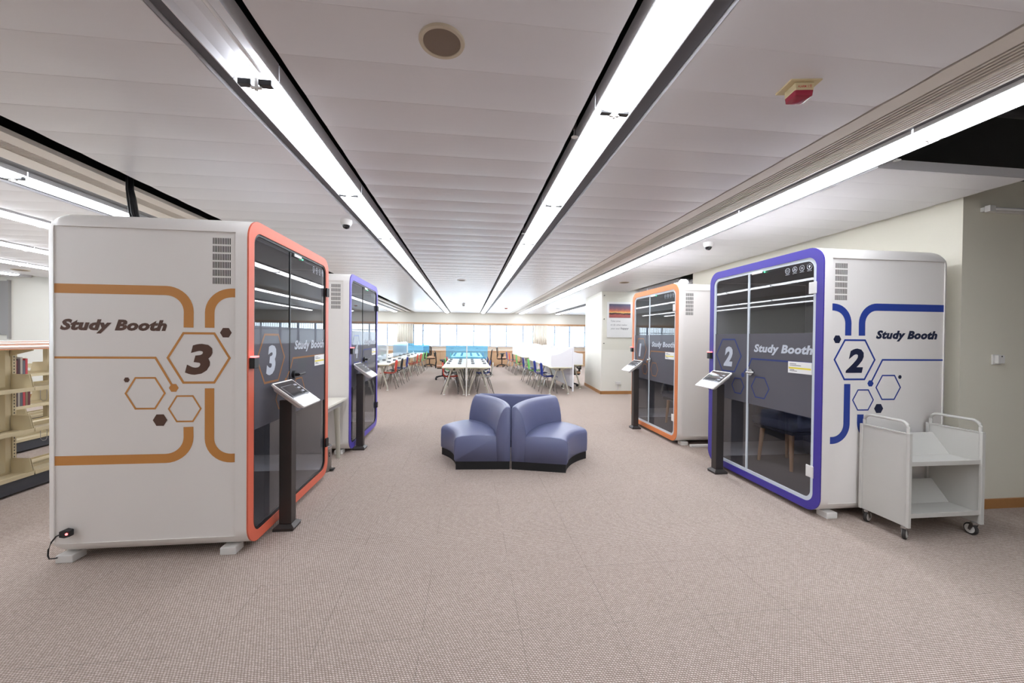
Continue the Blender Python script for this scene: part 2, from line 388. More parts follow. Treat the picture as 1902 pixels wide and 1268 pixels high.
for x, proto, desc in rows:
    k0, k1 = -3, 13
    if x < -6: k1 = 6
    if x > 4: k0 = 5
    for k in range(k0, k1):
        y = .555+1.5*k
        if y+1.5 > (10.1 if x < -6.7 else 20.45): continue
        if x > 4 and y < 7.1: continue
        p = LU if (x == -1.05 and k <= 0) or (x == .79 and k < -1) or (x in (-3.645, -4.91) and k < 0) else proto
        vis = k if k >= 0 else None
        if k < 0: lab = 'white strip lamp behind the viewer in the '+desc; grp = 'strip lamps behind the viewer'
        else: lab = ('unlit' if p is LU else 'lit')+' white strip lamp, '+ords[min(k, 13)]+' in the '+desc; grp = 'strip lamps in the ceiling slots'
        if p not in first: first[p] = 1; p.location = (x, y, ZC); p['label'] = lab; p['group'] = grp
        else: dup(p, (x, y, ZC), 0, lab, grp)

# air grilles beside the two outer lamp rows
GR = mat('beige_aluminium_grille', (214, 206, 196), .5)
def grille(x0, x1, xs0, xs1, name_lab, flip=False):
    t = thing('air_grille', name_lab, 'air grille', ((x0+x1)/2, 8, ZC)); cx = (x0+x1)/2
    def fr(b):
        box(b, x0-cx, xs0-cx, -12.8, 12.4, -.004, .03); box(b, xs1-cx, x1-cx, -12.8, 12.4, -.004, .03)
        n = 6 if not flip else 0
    mk('frame', fr, GR, t)
    def sl(b):
        n = 5; w = (xs1-xs0)/n
        if not flip:
            for i in range(n): box(b, xs0-cx+w*(i+.12), xs0-cx+w*(i+.62), -12.8, 12.4, .001, .02)
        else:
            y = -12.8
            while y < 3: box(b, xs0-cx, xs1-cx, y, y+.007, .0, .012); y += .018
    o = mk('slats', sl, GR, t)
    if flip: o['kind'] = 'stuff'
    mk('backing', lambda b: box(b, xs0-cx, xs1-cx, -12.8, 12.4, .021, .03), mat('grille_shadow', (40, 37, 34), .8), t)
    if not flip:
        def rb(b):
            for i in range(6): box(b, 2.455-cx+i*.023, 2.455-cx+i*.023+.012, -12.8, 12.4, -.008, -.0042)
        mk('ribs', rb, GR, t)
grille(2.20, 2.60, 2.305, 2.445, 'long beige slotted air grille beside the right strip lamps')
grille(-3.36, -2.93, -3.19, -3.06, 'long beige air grille over the left booths', True)
DK = mat('dark_channel', (96, 96, 100), .6)
struct('trim_3', lambda b: (box(b, 2.60, 2.66, -4.9, 20.45, ZC+.01, ZC+.06), box(b, -3.52, -3.37, -4.9, 20.45, ZC+.02, ZC+.07), box(b, -3.90, -3.76, -4.9, 20.45, ZC+.02, ZC+.05),
       box(b, 2.91, 2.975, -4.9, 20.45, ZC+.012, ZC+.05), box(b, -1.235, -1.165, -4.9, 20.45, ZC+.02, ZC+.06), box(b, .91, .995, -4.9, 20.45, ZC+.02, ZC+.06)), DK)

# ceiling devices
def round_thing(name, label, cat, x, y, r, m_in, rim=METALW, h=.012):
    t = thing(name, label, cat, (x, y, ZC))
    mk('rim', lambda b: lathe(b, [(r, .0), (r, -h*.5), (r*.97, -h), (r*.82, -h), (r*.80, -h*.6), (r*.80, 0)], 40), rim, t, smooth=True)
    mk('speaker_mesh', lambda b: lathe(b, [(r*.80, -.001), (r*.80, -h*.75), (r*.5, -h*.85), (.002, -h*.9)], 40), m_in, t, smooth=True)
    return t
SPK = mat('speaker_grille_taupe', (128, 112, 98), .8, noise=.15, scale=900)
SPR = mat('speaker_rim_cream', (196, 182, 160), .4)
round_thing('ceiling_speaker', 'large round taupe ceiling speaker with cream rim nearest the viewer', 'speaker', -.12, 1.69, .098, SPK, SPR)
round_thing('ceiling_speaker', 'small round ceiling speaker far down the middle of the ceiling', 'speaker', -.14, 8.68, .1, SPK)
round_thing('ceiling_speaker', 'round ceiling speaker in front of the framed poster wall', 'speaker', 3.5, 8.34, .11, SPK, SPR)
round_thing('ceiling_speaker', 'round ceiling speaker above the right hand carrels', 'speaker', 3.87, 16.3, .12, SPK)
round_thing('ceiling_speaker', 'round ceiling speaker at the far left above the bookshelves', 'speaker', -9.0, 8.9, .13, SPK, SPR)
t = thing('smoke_detector', 'dark smoke detector hanging from the middle of the ceiling near the far windows', 'smoke detector', (-.16, 14.84, ZC))
mk('body', lambda b: lathe(b, [(.06, 0), (.06, -.03), (.045, -.045)], 20), METALW, t, smooth=True)
mk('sensor', lambda b: lathe(b, [(.045, -.045), (.05, -.075), (.03, -.1)], 20), GREYP, t, smooth=True)
t = thing('smoke_detector', 'small red-brown smoke detector right of the middle lamp rows', 'smoke detector', (1.65, 16.6, ZC))
mk('body', lambda b: lathe(b, [(.07, 0), (.07, -.02), (.05, -.035), (.02, -.045)], 20), mat('red_brown_plastic', (190, 96, 70), .5), t, smooth=True)
def dome(x, y, label, rz):
    t = thing('dome_camera', label, 'security camera', (x, y, ZC), rz)
    mk('base', lambda b: lathe(b, [(.062, 0), (.062, -.03), (.056, -.05), (.045, -.062)], 28), METALW, t, smooth=True)
    mk('dome', lambda b: lathe(b, [(.042, -.058), (.040, -.075), (.03, -.092), (.015, -.1), (.002, -.102)], 24), SCREEN, t, smooth=True)
    mk('lens', lambda b: tube(b, [(0, -.02, -.085), (0, -.034, -.096)], .016, 14), BLACKP, t)
dome(-1.33, 4.41, 'white dome security camera on the ceiling above the left booths', .3)
dome(3.12, 4.72, 'white dome security camera on the ceiling above the right booths', -.3)
t = thing('fire_alarm', 'cream and red fire alarm strobe reading ALARM on the ceiling', 'alarm', (1.63, 1.76, ZC), -.15)
CRM = mat('alarm_cream_plastic', (206, 190, 150), .5)
mk('base_plate', lambda b: box(b, -.075, .075, -.06, .06, -.010, 0), CRM, t, bevel=.003)
mk('body', lambda b: box(b, -.045, .045, -.045, .035, -.048, -.0101), CRM, t, bevel=.004)
mk('red_lens', lambda b: loft(b, [[(x*1, y*1, -.0481) for x, y in rrect(-.045, .045, -.045, .035, .008, 3)], [(x*.95, y*.95, -.072) for x, y in rrect(-.045, .045, -.045, .035, .008, 3)], [(x*.5, y*.5, -.082) for x, y in rrect(-.045, .045, -.045, .035, .008, 3)]]), mat('red_lens_plastic', (150, 36, 58), .2), t, smooth=True)
def at(b):
    put_text(b, 'ALARM', lambda u, v: (u, -.0458, v), -.033, -.036, .011, .040, bold=.03)
    put_text(b, '\u706b\u8b66', lambda u, v: (u, -.0458, v), .012, -.036, .012, .022)
mk('lettering', at, mat('alarm_red_print', (190, 50, 50), .5), t)
for x, y, l in ((.655, 2.36, 'nearest in the slot left of the right lamp row'), (.655, 4.62, 'second in the slot of the right lamp row'), (2.95, 2.36, 'in the gap beside the open dark ceiling')):
    t = thing('sprinkler_head', 'small clear and chrome sprinkler head '+l, 'sprinkler', (x, y, ZC+.03))
    mk('pipe', lambda b: tube(b, [(0, 0, 0), (0, 0, .5)], .01, 8), STEEL, t)
    mk('deflector', lambda b: lathe(b, [(.006, 0), (.008, -.02), (.008, -.04), (.022, -.042), (.022, -.045), (.004, -.045)], 14), CHROME, t, smooth=True)
# ducts above the open ceiling on the right
DUCT = mat('dark_duct_metal', (48, 48, 52), .55, .3)
for i, (y, z, r) in enumerate(((1.6, 3.1, .12), (2.4, 3.2, .05), (.6, 3.15, .16))):
    tag(mk('ceiling_duct', lambda b: tube(b, [(3.0, y, z), (8.9, y, z)], r, 16), DUCT, smooth=True), ['dark round duct in the open ceiling', 'thin dark pipe in the open ceiling near the wall lamp', 'wide dark duct in the open ceiling, nearest the viewer'][i], 'duct')

# ---------------------------------------------------------------- study booths
BW, BD, ZB, ZT = 1.50, 1.26, .045, 2.295
H2 = BW/2
def make_shell():
    r = .135; rings = []
    for y, ins, rr in [(0, 0, r), (.3, 0, r), (BD-r, 0, r)]+[(BD-r+r*math.sin(math.radians(a)), r*(1-math.cos(math.radians(a))), max(.004, r*math.cos(math.radians(a)))) for a in (15, 30, 45, 60, 75, 90)]:
        rings.append([(x, y, z) for x, z in rrect(-H2+ins, H2-ins, ZB+ins, ZT-ins, rr, 8)])
    bm = bmesh.new(); loft(bm, rings); body = obj('shell', bm, None)
    cut = bmesh.new()
    loft(cut, [[(x, y, z) for x, z in rrect(-.68, .68, .115, 2.215, .085, 8)] for y in (-.1, BD-.06)])
    for s in (-1, 1): box(cut, s*(H2+.1) if s < 0 else H2-.014, s*(H2-.014) if s < 0 else H2+.1, .075, 1.165, .132, 2.19)
    bmesh.ops.recalc_face_normals(cut, faces=cut.faces)
    co = obj('cut', cut, None)
    md = body.modifiers.new('b', 'BOOLEAN'); md.object = co; md.operation = 'DIFFERENCE'; md.solver = 'EXACT'
    dg = bpy.context.evaluated_depsgraph_get(); dg.update()
    me = bpy.data.meshes.new_from_object(body.evaluated_get(dg)); bpy.data.objects.remove(body); bpy.data.objects.remove(co)
    me.name = 'booth_shell'; me.materials.clear(); me.materials.append(BOOTHW)
    for p in me.polygons: p.use_smooth = True
    me.set_sharp_from_angle(angle=math.radians(35))
    return me
SHELL = make_shell()
WGRAPH = mat('white_film_print', (190, 196, 206), .6)
def booth(num, loc, rz, ring_col, line_col, dark_col, seal, label, side=None, black=False):
    t = thing('study_booth', label, 'booth', loc, rz, 'numbered study booths')
    RING = mat('booth_ring_%s' % num, ring_col, .42, noise=.03, scale=6); LINE = mat('booth_line_%s' % num, line_col, .5); DARK = mat('booth_dark_%s' % num, dark_col, .5)
    FL = glassy('booth_film_line_%s' % num, (.5, .5, .5), body=tuple(.6*a+.4*b for a, b in zip(srgb(*line_col), srgb(105, 105, 115))), through=.15, ior=1.1, rough=.03)
    SEAL = mat('black_seal' if black else 'pale_seal', (24, 24, 26) if black else (204, 212, 218), .4)
    HW = BLACKP if black else METALW
    o = obj('shell', SHELL, None, t)
    def ring(b):
        A = rrect(-H2, H2, ZB, ZT, .135, 8); B = rrect(-.682, .682, .113, 2.217, .088, 8)
        R = [[(x, y, z) for x, z in q] for q, y in ((A, .001), (A, -.010), (B, -.010), (B, .012))]
        loft(b, R, cap=False)
    mk('front_frame', ring, RING, t, smooth=True)
    def seal_f(b):
        A = rrect(-.682, .682, .113, 2.217, .088, 8); w = .03 if not black else .018; B = rrect(-.682+w, .682-w, .113+w, 2.217-w, .07, 8)
        loft(b, [[(x, y, z) for x, z in q] for q, y in ((A, .010), (A, -.004), (B, -.004), (B, .010))], cap=False)
    mk('door_seal', seal_f, SEAL, t, smooth=True)
    mk('mullion', lambda b: box(b, -.127, -.105, -.002, .011, .135, 2.195) if not black else box(b, -.122, -.110, -.002, .011, .135, 2.195), SEAL, t)
    for side_n, s in (('l', -1), ('r', 1)):
        pass
    mk('lining', lambda b: (box(b, -.678, -.668, .03, 1.19, .27, 2.2), box(b, .668, .678, .03, 1.19, .27, 2.2), box(b, -.66, .66, 1.185, 1.197, .27, 2.2), box(b, -.66, .66, .03, 1.18, 2.18, 2.21)), LINING, t)
    mk('floor_mat', lambda b: box(b, -.6, .6, .03, 1.19, .1151, .124), BOOTHFLOOR, t)
    def feet(b, x, y): box(b, x-.05, x+.05, y-.05, y+.05, 0, .05)
    for fx in (-.68, .68):
        for fy in (.13, 1.12): mk('foot', lambda b: feet(b, fx, fy), METALW, t, bevel=.004)
    for s in (-1, 1):
        def vent(b):
            for rI in range(6):
                z1 = 2.149-rI*.0533
                for c_ in range(11):
                    d = .112+c_*.0105
                    x0, x1 = sorted((s*(H2-.0145), s*(H2-.0132))); box(b, x0, x1, d, d+.0052, z1-.042, z1)
        mk('air_vent', vent, mat('vent_slot_black', (30, 26, 24), .8), t)
    # glass: fixed pane on the left, door on the right
    fp = mk('fixed_pane', lambda b: box(b, -.672, -.125, .003, .009, .124, 2.206), GLASS, t)
    dr = mk('door', lambda b: box(b, -.107, .672, .003, .009, .124, 2.206), GLASS, t)
    mk('frosted_film', lambda b: box(b, -.664, -.128, .0005, .0024, .835, 1.565), FILM, fp)
    mk('frosted_film', lambda b: box(b, -.104, .664, .0005, .0024, .835, 1.565), FILM, dr)
    f = lambda u, v: (u, -.0006, v)
    def g1(b):
        hexring(b, -.42, 1.325, .215, .018, f); band(b, [(-.128, 1.20), (-.17, 1.15)], .014, f); flat(b, hexa(-.185, 1.125, .028), f); hexring(b, -.26, 1.0, .10, .014, f)
    mk('hexagon_graphic', g1, FL, fp)
    mk('booth_number', lambda b: put_text(b, num, f, -.50, 1.215, .205, .150 if num != '1' else .10, shear=.18, bold=.07), WGRAPH, fp)
    def g2(b):
        band(b, [(-.104, 1.22), (-.06, 1.305), (.664, 1.305)], .016, f); hexring(b, .06, 1.02, .125, .014, f)
    mk('hexagon_graphic', g2, FL, dr)
    mk('lettering', lambda b: put_text(b, 'Study Booth', f, -.03, 1.382, .075, .68, shear=.2, bold=.06), WGRAPH, dr)
    # notice card, door icons, handle, hinges, closer
    def card(b): box(b, .402, .648, -.004, -.0012, 1.205, 1.308)
    cd = mk('notice_card', card, mat('white_card', (238, 238, 236), .5), dr)
    def ic(b):
        for i, cx in enumerate((.375, .454, .529, .605)):
            ringflat(b, arc(cx, 2.14, .026, 0, 350, 22), arc(cx, 2.14, .022, 0, 350, 22), f)
            if i == 0:
                ringflat(b, arc(cx+.003, 2.14, .011, 0, 345, 14), arc(cx+.003, 2.14, .008, 0, 345, 14), f); flat(b, [(cx-.012, 2.132), (cx-.009, 2.132), (cx-.009, 2.148), (cx-.012, 2.148)], f)
            elif i == 1:
                for a in (90, 210, 330): flat(b, [(cx, 2.14)]+arc(cx, 2.14, .014, a-28, a+28, 4), f)
            elif i == 2:
                for a in range(0, 360, 45): band(b, [(cx+.004*math.cos(math.radians(a)), 2.14+.004*math.sin(math.radians(a))), (cx+.013*math.cos(math.radians(a)), 2.14+.013*math.sin(math.radians(a)))], .003, f)
            else:
                flat(b, arc(cx, 2.143, .010, -50, 230, 12), f); flat(b, [(cx-.004, 2.127), (cx+.004, 2.127), (cx+.004, 2.133), (cx-.004, 2.133)], f)
            flat(b, [(cx-.022, 2.104), (cx+.022, 2.104), (cx+.022, 2.107), (cx-.022, 2.107)], f)
    mk('door_icons', ic, WGRAPH, dr)
    def hd(b):
        lathe_pts = [(0, -.002), (0, -.03)]
        tube(b, [(-.055, .0, 1.165), (-.055, -.022, 1.165)], .033, 20); tube(b, [(-.055, -.022, 1.165), (-.055, -.052, 1.165)], .014, 12)
        tube(b, [(-.065, -.052, 1.165), (-.03, -.054, 1.165), (.045, -.056, 1.170)], .0095, 10)
    mk('handle', hd, BLACKP if black else CHROME, dr, smooth=True)
    for z in (1.95, .38):
        if black: mk('hinge', lambda b: (box(b, .665, .705, -.026, -.0105, z-.045, z+.045), tube(b, [(.71, -.022, z-.045), (.71, -.022, z+.045)], .009, 8)), BLACKP, dr, bevel=.002)
        else: mk('hinge', lambda b: (box(b, .615, .675, -.014, -.0045, z-.05, z+.05), box(b, .677, .690, -.024, -.0102, z-.05, z+.05)), METALW, dr, bevel=.002)
    mk('door_closer', lambda b: box(b, -.06, .075, -.014, -.0045, 2.172, 2.196), METALW, dr, bevel=.002)
    mk('status_led', lambda b: tube(b, [(.105, -.004, 2.176), (.105, -.012, 2.176)], .006, 8), GREEN_LED, dr)
    # card reader with red light on the frame
    rd = mk('card_reader', lambda b: box(b, -.745, -.685, -.045, -.0105, 1.27, 1.345), BLACKP, t, bevel=.004)
    mk('red_light', lambda b: box(b, -.74, -.69, -.048, -.012, 1.346, 1.356), RED_LED, rd, bevel=.002)
    # printed side
    if side:
        s = side; xs = s*(H2-.0128); g = lambda d, z: (xs, d, z)
        P = 1.1645
        def bands(b):
            w = .061
            band(b, [(P, 1.7885), (.51, 1.7885)]+arc(.51, 1.6485, .14, 90, 180)[1:]+[(.371, 1.545)], w, g)
            band(b, [(.0755, 1.782)]+[(.105, 1.782)]+list(reversed(arc(.105, 1.645, .136, 0, 90)))[1:]+[(.241, 1.545)], w-.002, g)
            band(b, [(P, .672), (.51, .672)]+list(reversed(arc(.51, .812, .14, 180, 270)))[1:]+[(.371, .88)], w, g)
            band(b, [(.241, 1.138), (.241, .80)]+list(reversed(arc(.105, .80, .136, -90, 0)))[1:]+[(.0755, .665)], w-.002, g)
            band(b, [(P, 1.342), (.572, 1.342), (.475, 1.165)], .014, g); flat(b, hexa(.461, 1.142, .030), g)
            hexring(b, .307, 1.342, .199, .017, g); hexring(b, .633, 1.107, .124, .013, g); hexring(b, .393, 1.002, .104, .012, g)
        mk('band_graphic', bands, LINE, t)
        def darks(b):
            flat(b, hexa(.14, 1.513, .037), g); flat(b, hexa(.744, 1.196, .018), g); flat(b, hexa(.544, .928, .044), g)
        mk('hexagon_dots', darks, DARK, t)
        # text runs left to right for somebody facing this side
        def tx(b):
            if s < 0:   # front of the booth lies on the reader's right
                h = lambda u, v: (xs, -u, v)
                put_text(b, 'Study Booth', h, -1.133, 1.525, .066, .63, shear=.25, bold=.075)
            else:
                h = lambda u, v: (xs, u, v)
                put_text(b, 'Study Booth', h, .505, 1.525, .066, .60, shear=.25, bold=.075)
        mk('side_lettering', tx, DARK, t)
        mk('side_number', lambda b: put_text(b, num, (lambda u, v: (xs, s*u, v)), -.393 if s < 0 else .222, 1.243, .192, .17, shear=.2, bold=.06), DARK, t)
    # notice printing
    def nb(b):
        q = lambda u, v: (u, -.0043, v)
        for z, w_ in ((1.285, .07), (1.272, .12), (1.232, .05), (1.222, .08)): flat(b, [(.42, z), (.42+w_, z), (.42+w_, z+.005), (.42, z+.005)], q)
    mk('notice_print', nb, mat('notice_grey_print', (90, 90, 96), .6), dr)
    mk('notice_stripe', lambda b: box(b, .41, .64, -.0046, -.0041, 1.243, 1.258), mat('notice_yellow', (232, 214, 60), .5), dr)
    return t
NAVY, VIOLET = (34, 56, 132), (64, 52, 150)
B3 = booth('3', (-1.48, 3.54, 0), PI/2, (216, 104, 78), (196, 134, 66), (84, 54, 40), None, 'white study booth 3 with salmon orange front frame and brown lettering, nearest on the left', side=-1, black=True)
B4 = booth('4', (-1.48, 5.80, 0), PI/2, (88, 74, 176), (64, 74, 160), (30, 34, 60), None, 'white study booth 4 with violet front frame, standing behind booth 3', black=True)
B2 = booth('2', (2.935, 3.625, 0), -PI/2, VIOLET, (36, 62, 146), (20, 28, 58), None, 'white study booth 2 with dark blue front frame, behind the book trolley', side=1)
B1 = booth('1', (2.935, 5.84, 0), -PI/2, (220, 128, 72), (196, 134, 66), (84, 54, 40), None, 'white study booth 1 with orange front frame, beyond booth 2 on the right')

# kiosks in front of the booths
def make_kiosk():
    t = thing('booking_kiosk', '', 'kiosk')
    mk('base_plate', lambda b: (box(b, -.072, .072, -.070, .078, 0, .022), loft(b, [[(x*.072, y*.078, .0221) for x, y in ((-1, -1), (1, -1), (1, 1), (-1, 1))], [(x*.045, y*.048, .045) for x, y in ((-1, -1), (1, -1), (1, 1), (-1, 1))]])), BRONZE, t, bevel=.002)
    mk('post', lambda b: box(b, -.042, .042, -.045, .045, .0452, 1.0), BRONZE, t, bevel=.004)
    a = math.radians(37); hs = .143
    def tilt(u, v, w): # u across, v up the slope, w out of the screen
        return (u, v*math.cos(a)-w*math.sin(a)-.070, 1.055+v*math.sin(a)+w*math.cos(a))
    def hb(b):
        R = rrect(-.162, .162, -hs, hs, .012, 3)
        loft(b, [[tilt(x*.8, y*.78, -.045) for x, y in R], [tilt(x*.86, y*.86, -.03) for x, y in R], [tilt(x, y, -.012) for x, y in R], [tilt(x, y, 0) for x, y in R]])
    hd = mk('tablet_housing', hb, METALW, t, smooth=True)
    def sc(b): prism(b, [(-.150, -hs+.030), (.150, -hs+.030), (.150, hs-.012), (-.150, hs-.012)], lambda u, v: tilt(u, v, .0002), lambda u, v: tilt(u, v, .0018))
    s_ = mk('screen', sc, SCREEN, hd)
    def im(b):
        q = lambda u, v: tilt(u, v, .0021)
        ringflat(b, rrect(-.118, .062, -.08, .09, .004, 2), rrect(-.115, .059, -.077, .087, .003, 2), q)
        for i in range(4): flat(b, [(.078, .07-i*.038), (.124, .07-i*.038), (.124, .088-i*.038), (.078, .088-i*.038)], q)
    mk('screen_menu', im, mat('menu_print_grey', (120, 122, 130), .4), hd)
    mk('cable', lambda b: tube(b, [tilt(.03, -.06, -.045), (.035, -.11, .955), (.02, -.105, .935), (-.02, -.107, .94), tilt(-.04, -.07, -.043)], .003, 6), BLACKP, t)
    return t
kp = make_kiosk()
kg = 'tablet kiosks in front of the booths'
for i, (x, y, rz, l) in enumerate(((-1.385, 3.175, PI/2, 'tablet kiosk on a dark square post in front of booth 3'), (-1.405, 5.305, PI/2, 'tablet kiosk on a dark post in front of booth 4'),
                         (2.82, 4.045, -PI/2, 'tablet kiosk on a dark post in front of booth 2'), (2.80, 6.16, -PI/2, 'tablet kiosk on a dark post in front of booth 1'))):
    if i == 0: kp.location = (x, y, 0); kp.rotation_euler = (0, 0, rz); tag(kp, l, 'kiosk', kg)
    else: dup(kp, (x, y, 0), rz, l, kg)

# seats inside booths 1 and 2
FAB = mat('dark_blue_grey_fabric', (62, 68, 82), .85, noise=.1, scale=60); WOODL = mat('beech_leg', (214, 166, 122), .45, noise=.06)
def bchair(loc, rz, label):
    t = thing('upholstered_chair', label, 'chair', loc, rz, 'upholstered chairs inside the booths')
    for sx in (-1, 1):
        for sy in (-1, 1): mk('leg', lambda b: tube(b, [(sx*.20, sy*.20, 0), (sx*.175, sy*.175, .40)], .016, 12, .026), WOODL, t, smooth=True)
    mk('seat_frame', lambda b: box(b, -.24, .24, -.24, .24, .385, .42), mat('black_seat_frame', (24, 24, 28), .6), t, bevel=.01)
    mk('seat', lambda b: box(b, -.26, .26, -.26, .24, .421, .52), FAB, t, bevel=.03, seg=4)
    mk('backrest', lambda b: box(b, -.26, .26, .19, .27, .50, .86), FAB, t, bevel=.03, seg=4)
    for s in (-1, 1): mk('armrest', lambda b: box(b, s*.275-.03, s*.275+.03, -.2, .24, .46, .66), FAB, t, bevel=.02, seg=3)
bchair((3.56, 3.88, .124), -PI/2+.12, 'dark padded chair with beech legs inside booth 2')
bchair((3.49, 5.83, .124), -PI/2+.1, 'dark padded chair with beech legs inside booth 1')

# ---------------------------------------------------------------- sofa modules
def sofa(cx, cy, a0, a1, label, n=22):
    am = math.radians((a0+a1)/2); ox, oy = cx+1.1*math.cos(am), cy+1.1*math.sin(am)
    t = thing('curved_sofa_section', label, 'sofa', (ox, oy, 0), 0, 'curved sofa sections'); r1 = .805
    def sweep(b, prof, sh=0, puff=None, rnd=True):
        rings = []
        N = n
        g = .012/1.2
        angs = [math.radians(a0)+(math.radians(a1)-math.radians(a0))*k/N for k in range(N+1)]
        sg = 1 if a1 > a0 else -1
        L = []
        ccx = sum(p[0] for p in prof)/len(prof); ccz = sum(p[1] for p in prof)/len(prof)
        edge = [(0, .955), (.006, .982), (.018, .996), (.035, 1)]
        span = abs(angs[-1]-angs[0])
        pos = [e for e, _ in edge]+[.05+(span-.1)*k/N for k in range(N+1)]+[span-e for e, _ in reversed(edge)]
        sc = [s for _, s in edge]+[1]*(N+1)+[s for _, s in reversed(edge)]
        for q, s in zip(pos, sc):
            a = angs[0]+sg*(sh+q*(span-2*sh)/span); ring = []
            u = q/span
            for (ss, z) in prof:
                s_, z_ = (ss, z) if not rnd else (ccx+(ss-ccx)*s, ccz+(z-ccz)*s if z > .12 else z)
                if puff and z > .34: z_ += puff*math.sin(PI*u)
                r = r1+s_; ring.append((cx+r*math.cos(a)-ox, cy+r*math.sin(a)-oy, z_))
            rings.append(ring)
        loft(b, rings)
    seat = [(.012, .092), (.0, .11), (-.004, .22), (.0, .325), (.012, .352), (.035, .368), (.08, .378), (.2, .388), (.35, .39), (.50, .382), (.50, .092)]
    back = [(.485, .093), (.475, .30), (.470, .38), (.478, .46), (.500, .56), (.525, .63), (.552, .68), (.58, .708), (.608, .716), (.630, .706), (.640, .68), (.640, .10), (.634, .092)]
    mk('seat', lambda b: sweep(b, seat, .004, .012), LEATHER, t, smooth=True, auto=False)
    mk('backrest', lambda b: sweep(b, back, .002, .01), LEATHER, t, smooth=True, auto=False)
    mk('plinth', lambda b: sweep(b, [(.02, 0), (.02, .091), (.63, .091), (.63, 0)], .006, rnd=False), PLINTH, t)
sofa(-.943, 4.444, -4.5, 40.5, 'blue-grey curved sofa section on the left, seat facing left')
sofa(1.892, 3.94, 164.3, 119.3, 'blue-grey curved sofa section on the right, seat facing right')
sofa(.902, 6.625, -121.0, -78.9, 'blue-grey curved sofa section at the rear, only its back showing')

# ---------------------------------------------------------------- book trolley
t = thing('book_trolley', 'light grey steel book trolley on castors beside booth 2', 'trolley', (3.61, 2.68, 0))
def side_panel(b, s):
    x = s*.317; x0, x1 = x-.006, x+.006
    box(b, x0, x1, -.165, .165, .105, .80)
    for y in (-.185, .165): box(b, x-.018, x+.006 if s < 0 else x+.012, y, y+.02, .105, .812)
    box(b, x-.010, x+.010, -.165, .165, .80, .812)
for s in (-1, 1):
    mk('side_panel', lambda b: side_panel(b, s), TROLLEY, t, bevel=.002)
    mk('handle', lambda b: tube(b, [(s*.317, -.16, .80), (s*.317, -.16, .85)]+[(s*.317, -.16+.05*(1-math.cos(math.radians(a))), .85+.045*math.sin(math.radians(a))) for a in (25, 50, 75, 90)]+[(s*.317, .16-.05*(1-math.cos(math.radians(a))), .85+.045*math.sin(math.radians(a))) for a in (90, 75, 50, 25)]+[(s*.317, .16, .85), (s*.317, .16, .80)], .0115, 12), TROLLEY, t, smooth=True)
for z in (.565, .175):
    mk('shelf', lambda b: (box(b, -.31, .31, -.17, .17, z+.012, z+.018), box(b, -.31, .31, -.175, -.165, z, z+.034), box(b, -.31, .31, .165, .175, z, z+.034)), TROLLEY, t, bevel=.002)
    mk('sloped_back', lambda b: prism(b, [(0.02, z+.019), (.028, z+.019), (.148, z+.17), (.140, z+.17)], lambda y, q: (-.309, y, q), lambda y, q: (.309, y, q)), TROLLEY, t)
WHL = mat('dark_rubber_wheel', (52, 48, 46), .7)
for sx in (-1, 1):
    for sy, ang in ((-1, .5), (1, .3)):
        x, y = sx*.31, sy*.14
        if sx > 0: ang = 1.45
        c_, s_ = math.cos(ang), math.sin(ang)
        P = lambda u, w, z: (x+u*c_-w*s_, y+u*s_+w*c_, z)
        ct = mk('caster', lambda b: (tube(b, [P(-.0, 0, .1045), P(0, 0, .088)], .022, 14), prism(b, [(-.016, .088), (.016, .088), (.028, .04), (.012, .035)], lambda u, z: P(u, .016, z), lambda u, z: P(u, .019, z)), prism(b, [(-.016, .088), (.016, .088), (.028, .04), (.012, .035)], lambda u, z: P(u, -.019, z), lambda u, z: P(u, -.016, z))), CHROME, t, smooth=True)
        mk('wheel', lambda b: loft(b, [[P(.02+r*math.cos(2*PI*k/28), w, .0455+r*math.sin(2*PI*k/28)) for k in range(28)] for r, w in ((.012, -.013), (.030, -.0125), (.032, -.011), (.043, -.0105), (.0455, -.006), (.0455, .006), (.043, .0105), (.032, .011), (.030, .0125), (.012, .013))]), WHL, ct, smooth=True)
        mk('wheel_rim', lambda b: loft(b, [[P(.02+r*math.cos(2*PI*k/28), w, .0455+r*math.sin(2*PI*k/28)) for k in range(28)] for r, w in ((.031, -.0135), (.034, -.0135), (.034, .0135), (.031, .0135))]), METALW, ct, smooth=True)

# ---------------------------------------------------------------- things around booths
t = thing('side_table', 'pale topped side table squeezed between booths 3 and 4', 'table', (-1.82, 4.66, 0))
mk('tabletop', lambda b: box(b, -.33, .33, -.345, .36, .705, .73), TABLE, t, bevel=.003)
mk('green_mat', lambda b: box(b, -.2, .15, -.2, .1, .7302, .732), mat('pale_green_print', (176, 206, 176), .5), t)
mk('apron', lambda b: box(b, -.28, .28, -.30, .31, .64, .7045), GREYP, t)
for sx in (-1, 1):
    for sy in (-1, 1): mk('leg', lambda b: tube(b, [(sx*.24, sy*.24, .65), (sx*.24+.02*sx, sy*.26, 0)], .036, 14, .022), LEGM, t, smooth=True)
t = thing('pedal_bin', 'small stainless steel pedal bin under the side table', 'bin', (-1.60, 4.47, 0))
mk('body', lambda b: lathe(b, [(.10, 0), (.105, .01), (.105, .25), (.10, .255)], 28), STEEL, t, smooth=True)
mk('lid', lambda b: lathe(b, [(.107, .256), (.107, .275), (.09, .288), (.05, .296), (.003, .298)], 28), CHROME, t, smooth=True)
mk('pedal', lambda b: box(b, .09, .14, -.03, .03, .012, .026), BLACKP, t, bevel=.004)
def lg(b):
    f = lambda u, v: (.1068*math.cos(u), .1068*math.sin(u), v)
    A = arc(-.35, .19, .12, 0, 350, 14); ringflat(b, [(a, .19+(z-.19)*.22) for a, z in A], [(-.35+(a+.35)*.6, .19+(z-.19)*.13) for a, z in A], f)
mk('round_logo', lg, BLACKP, t)
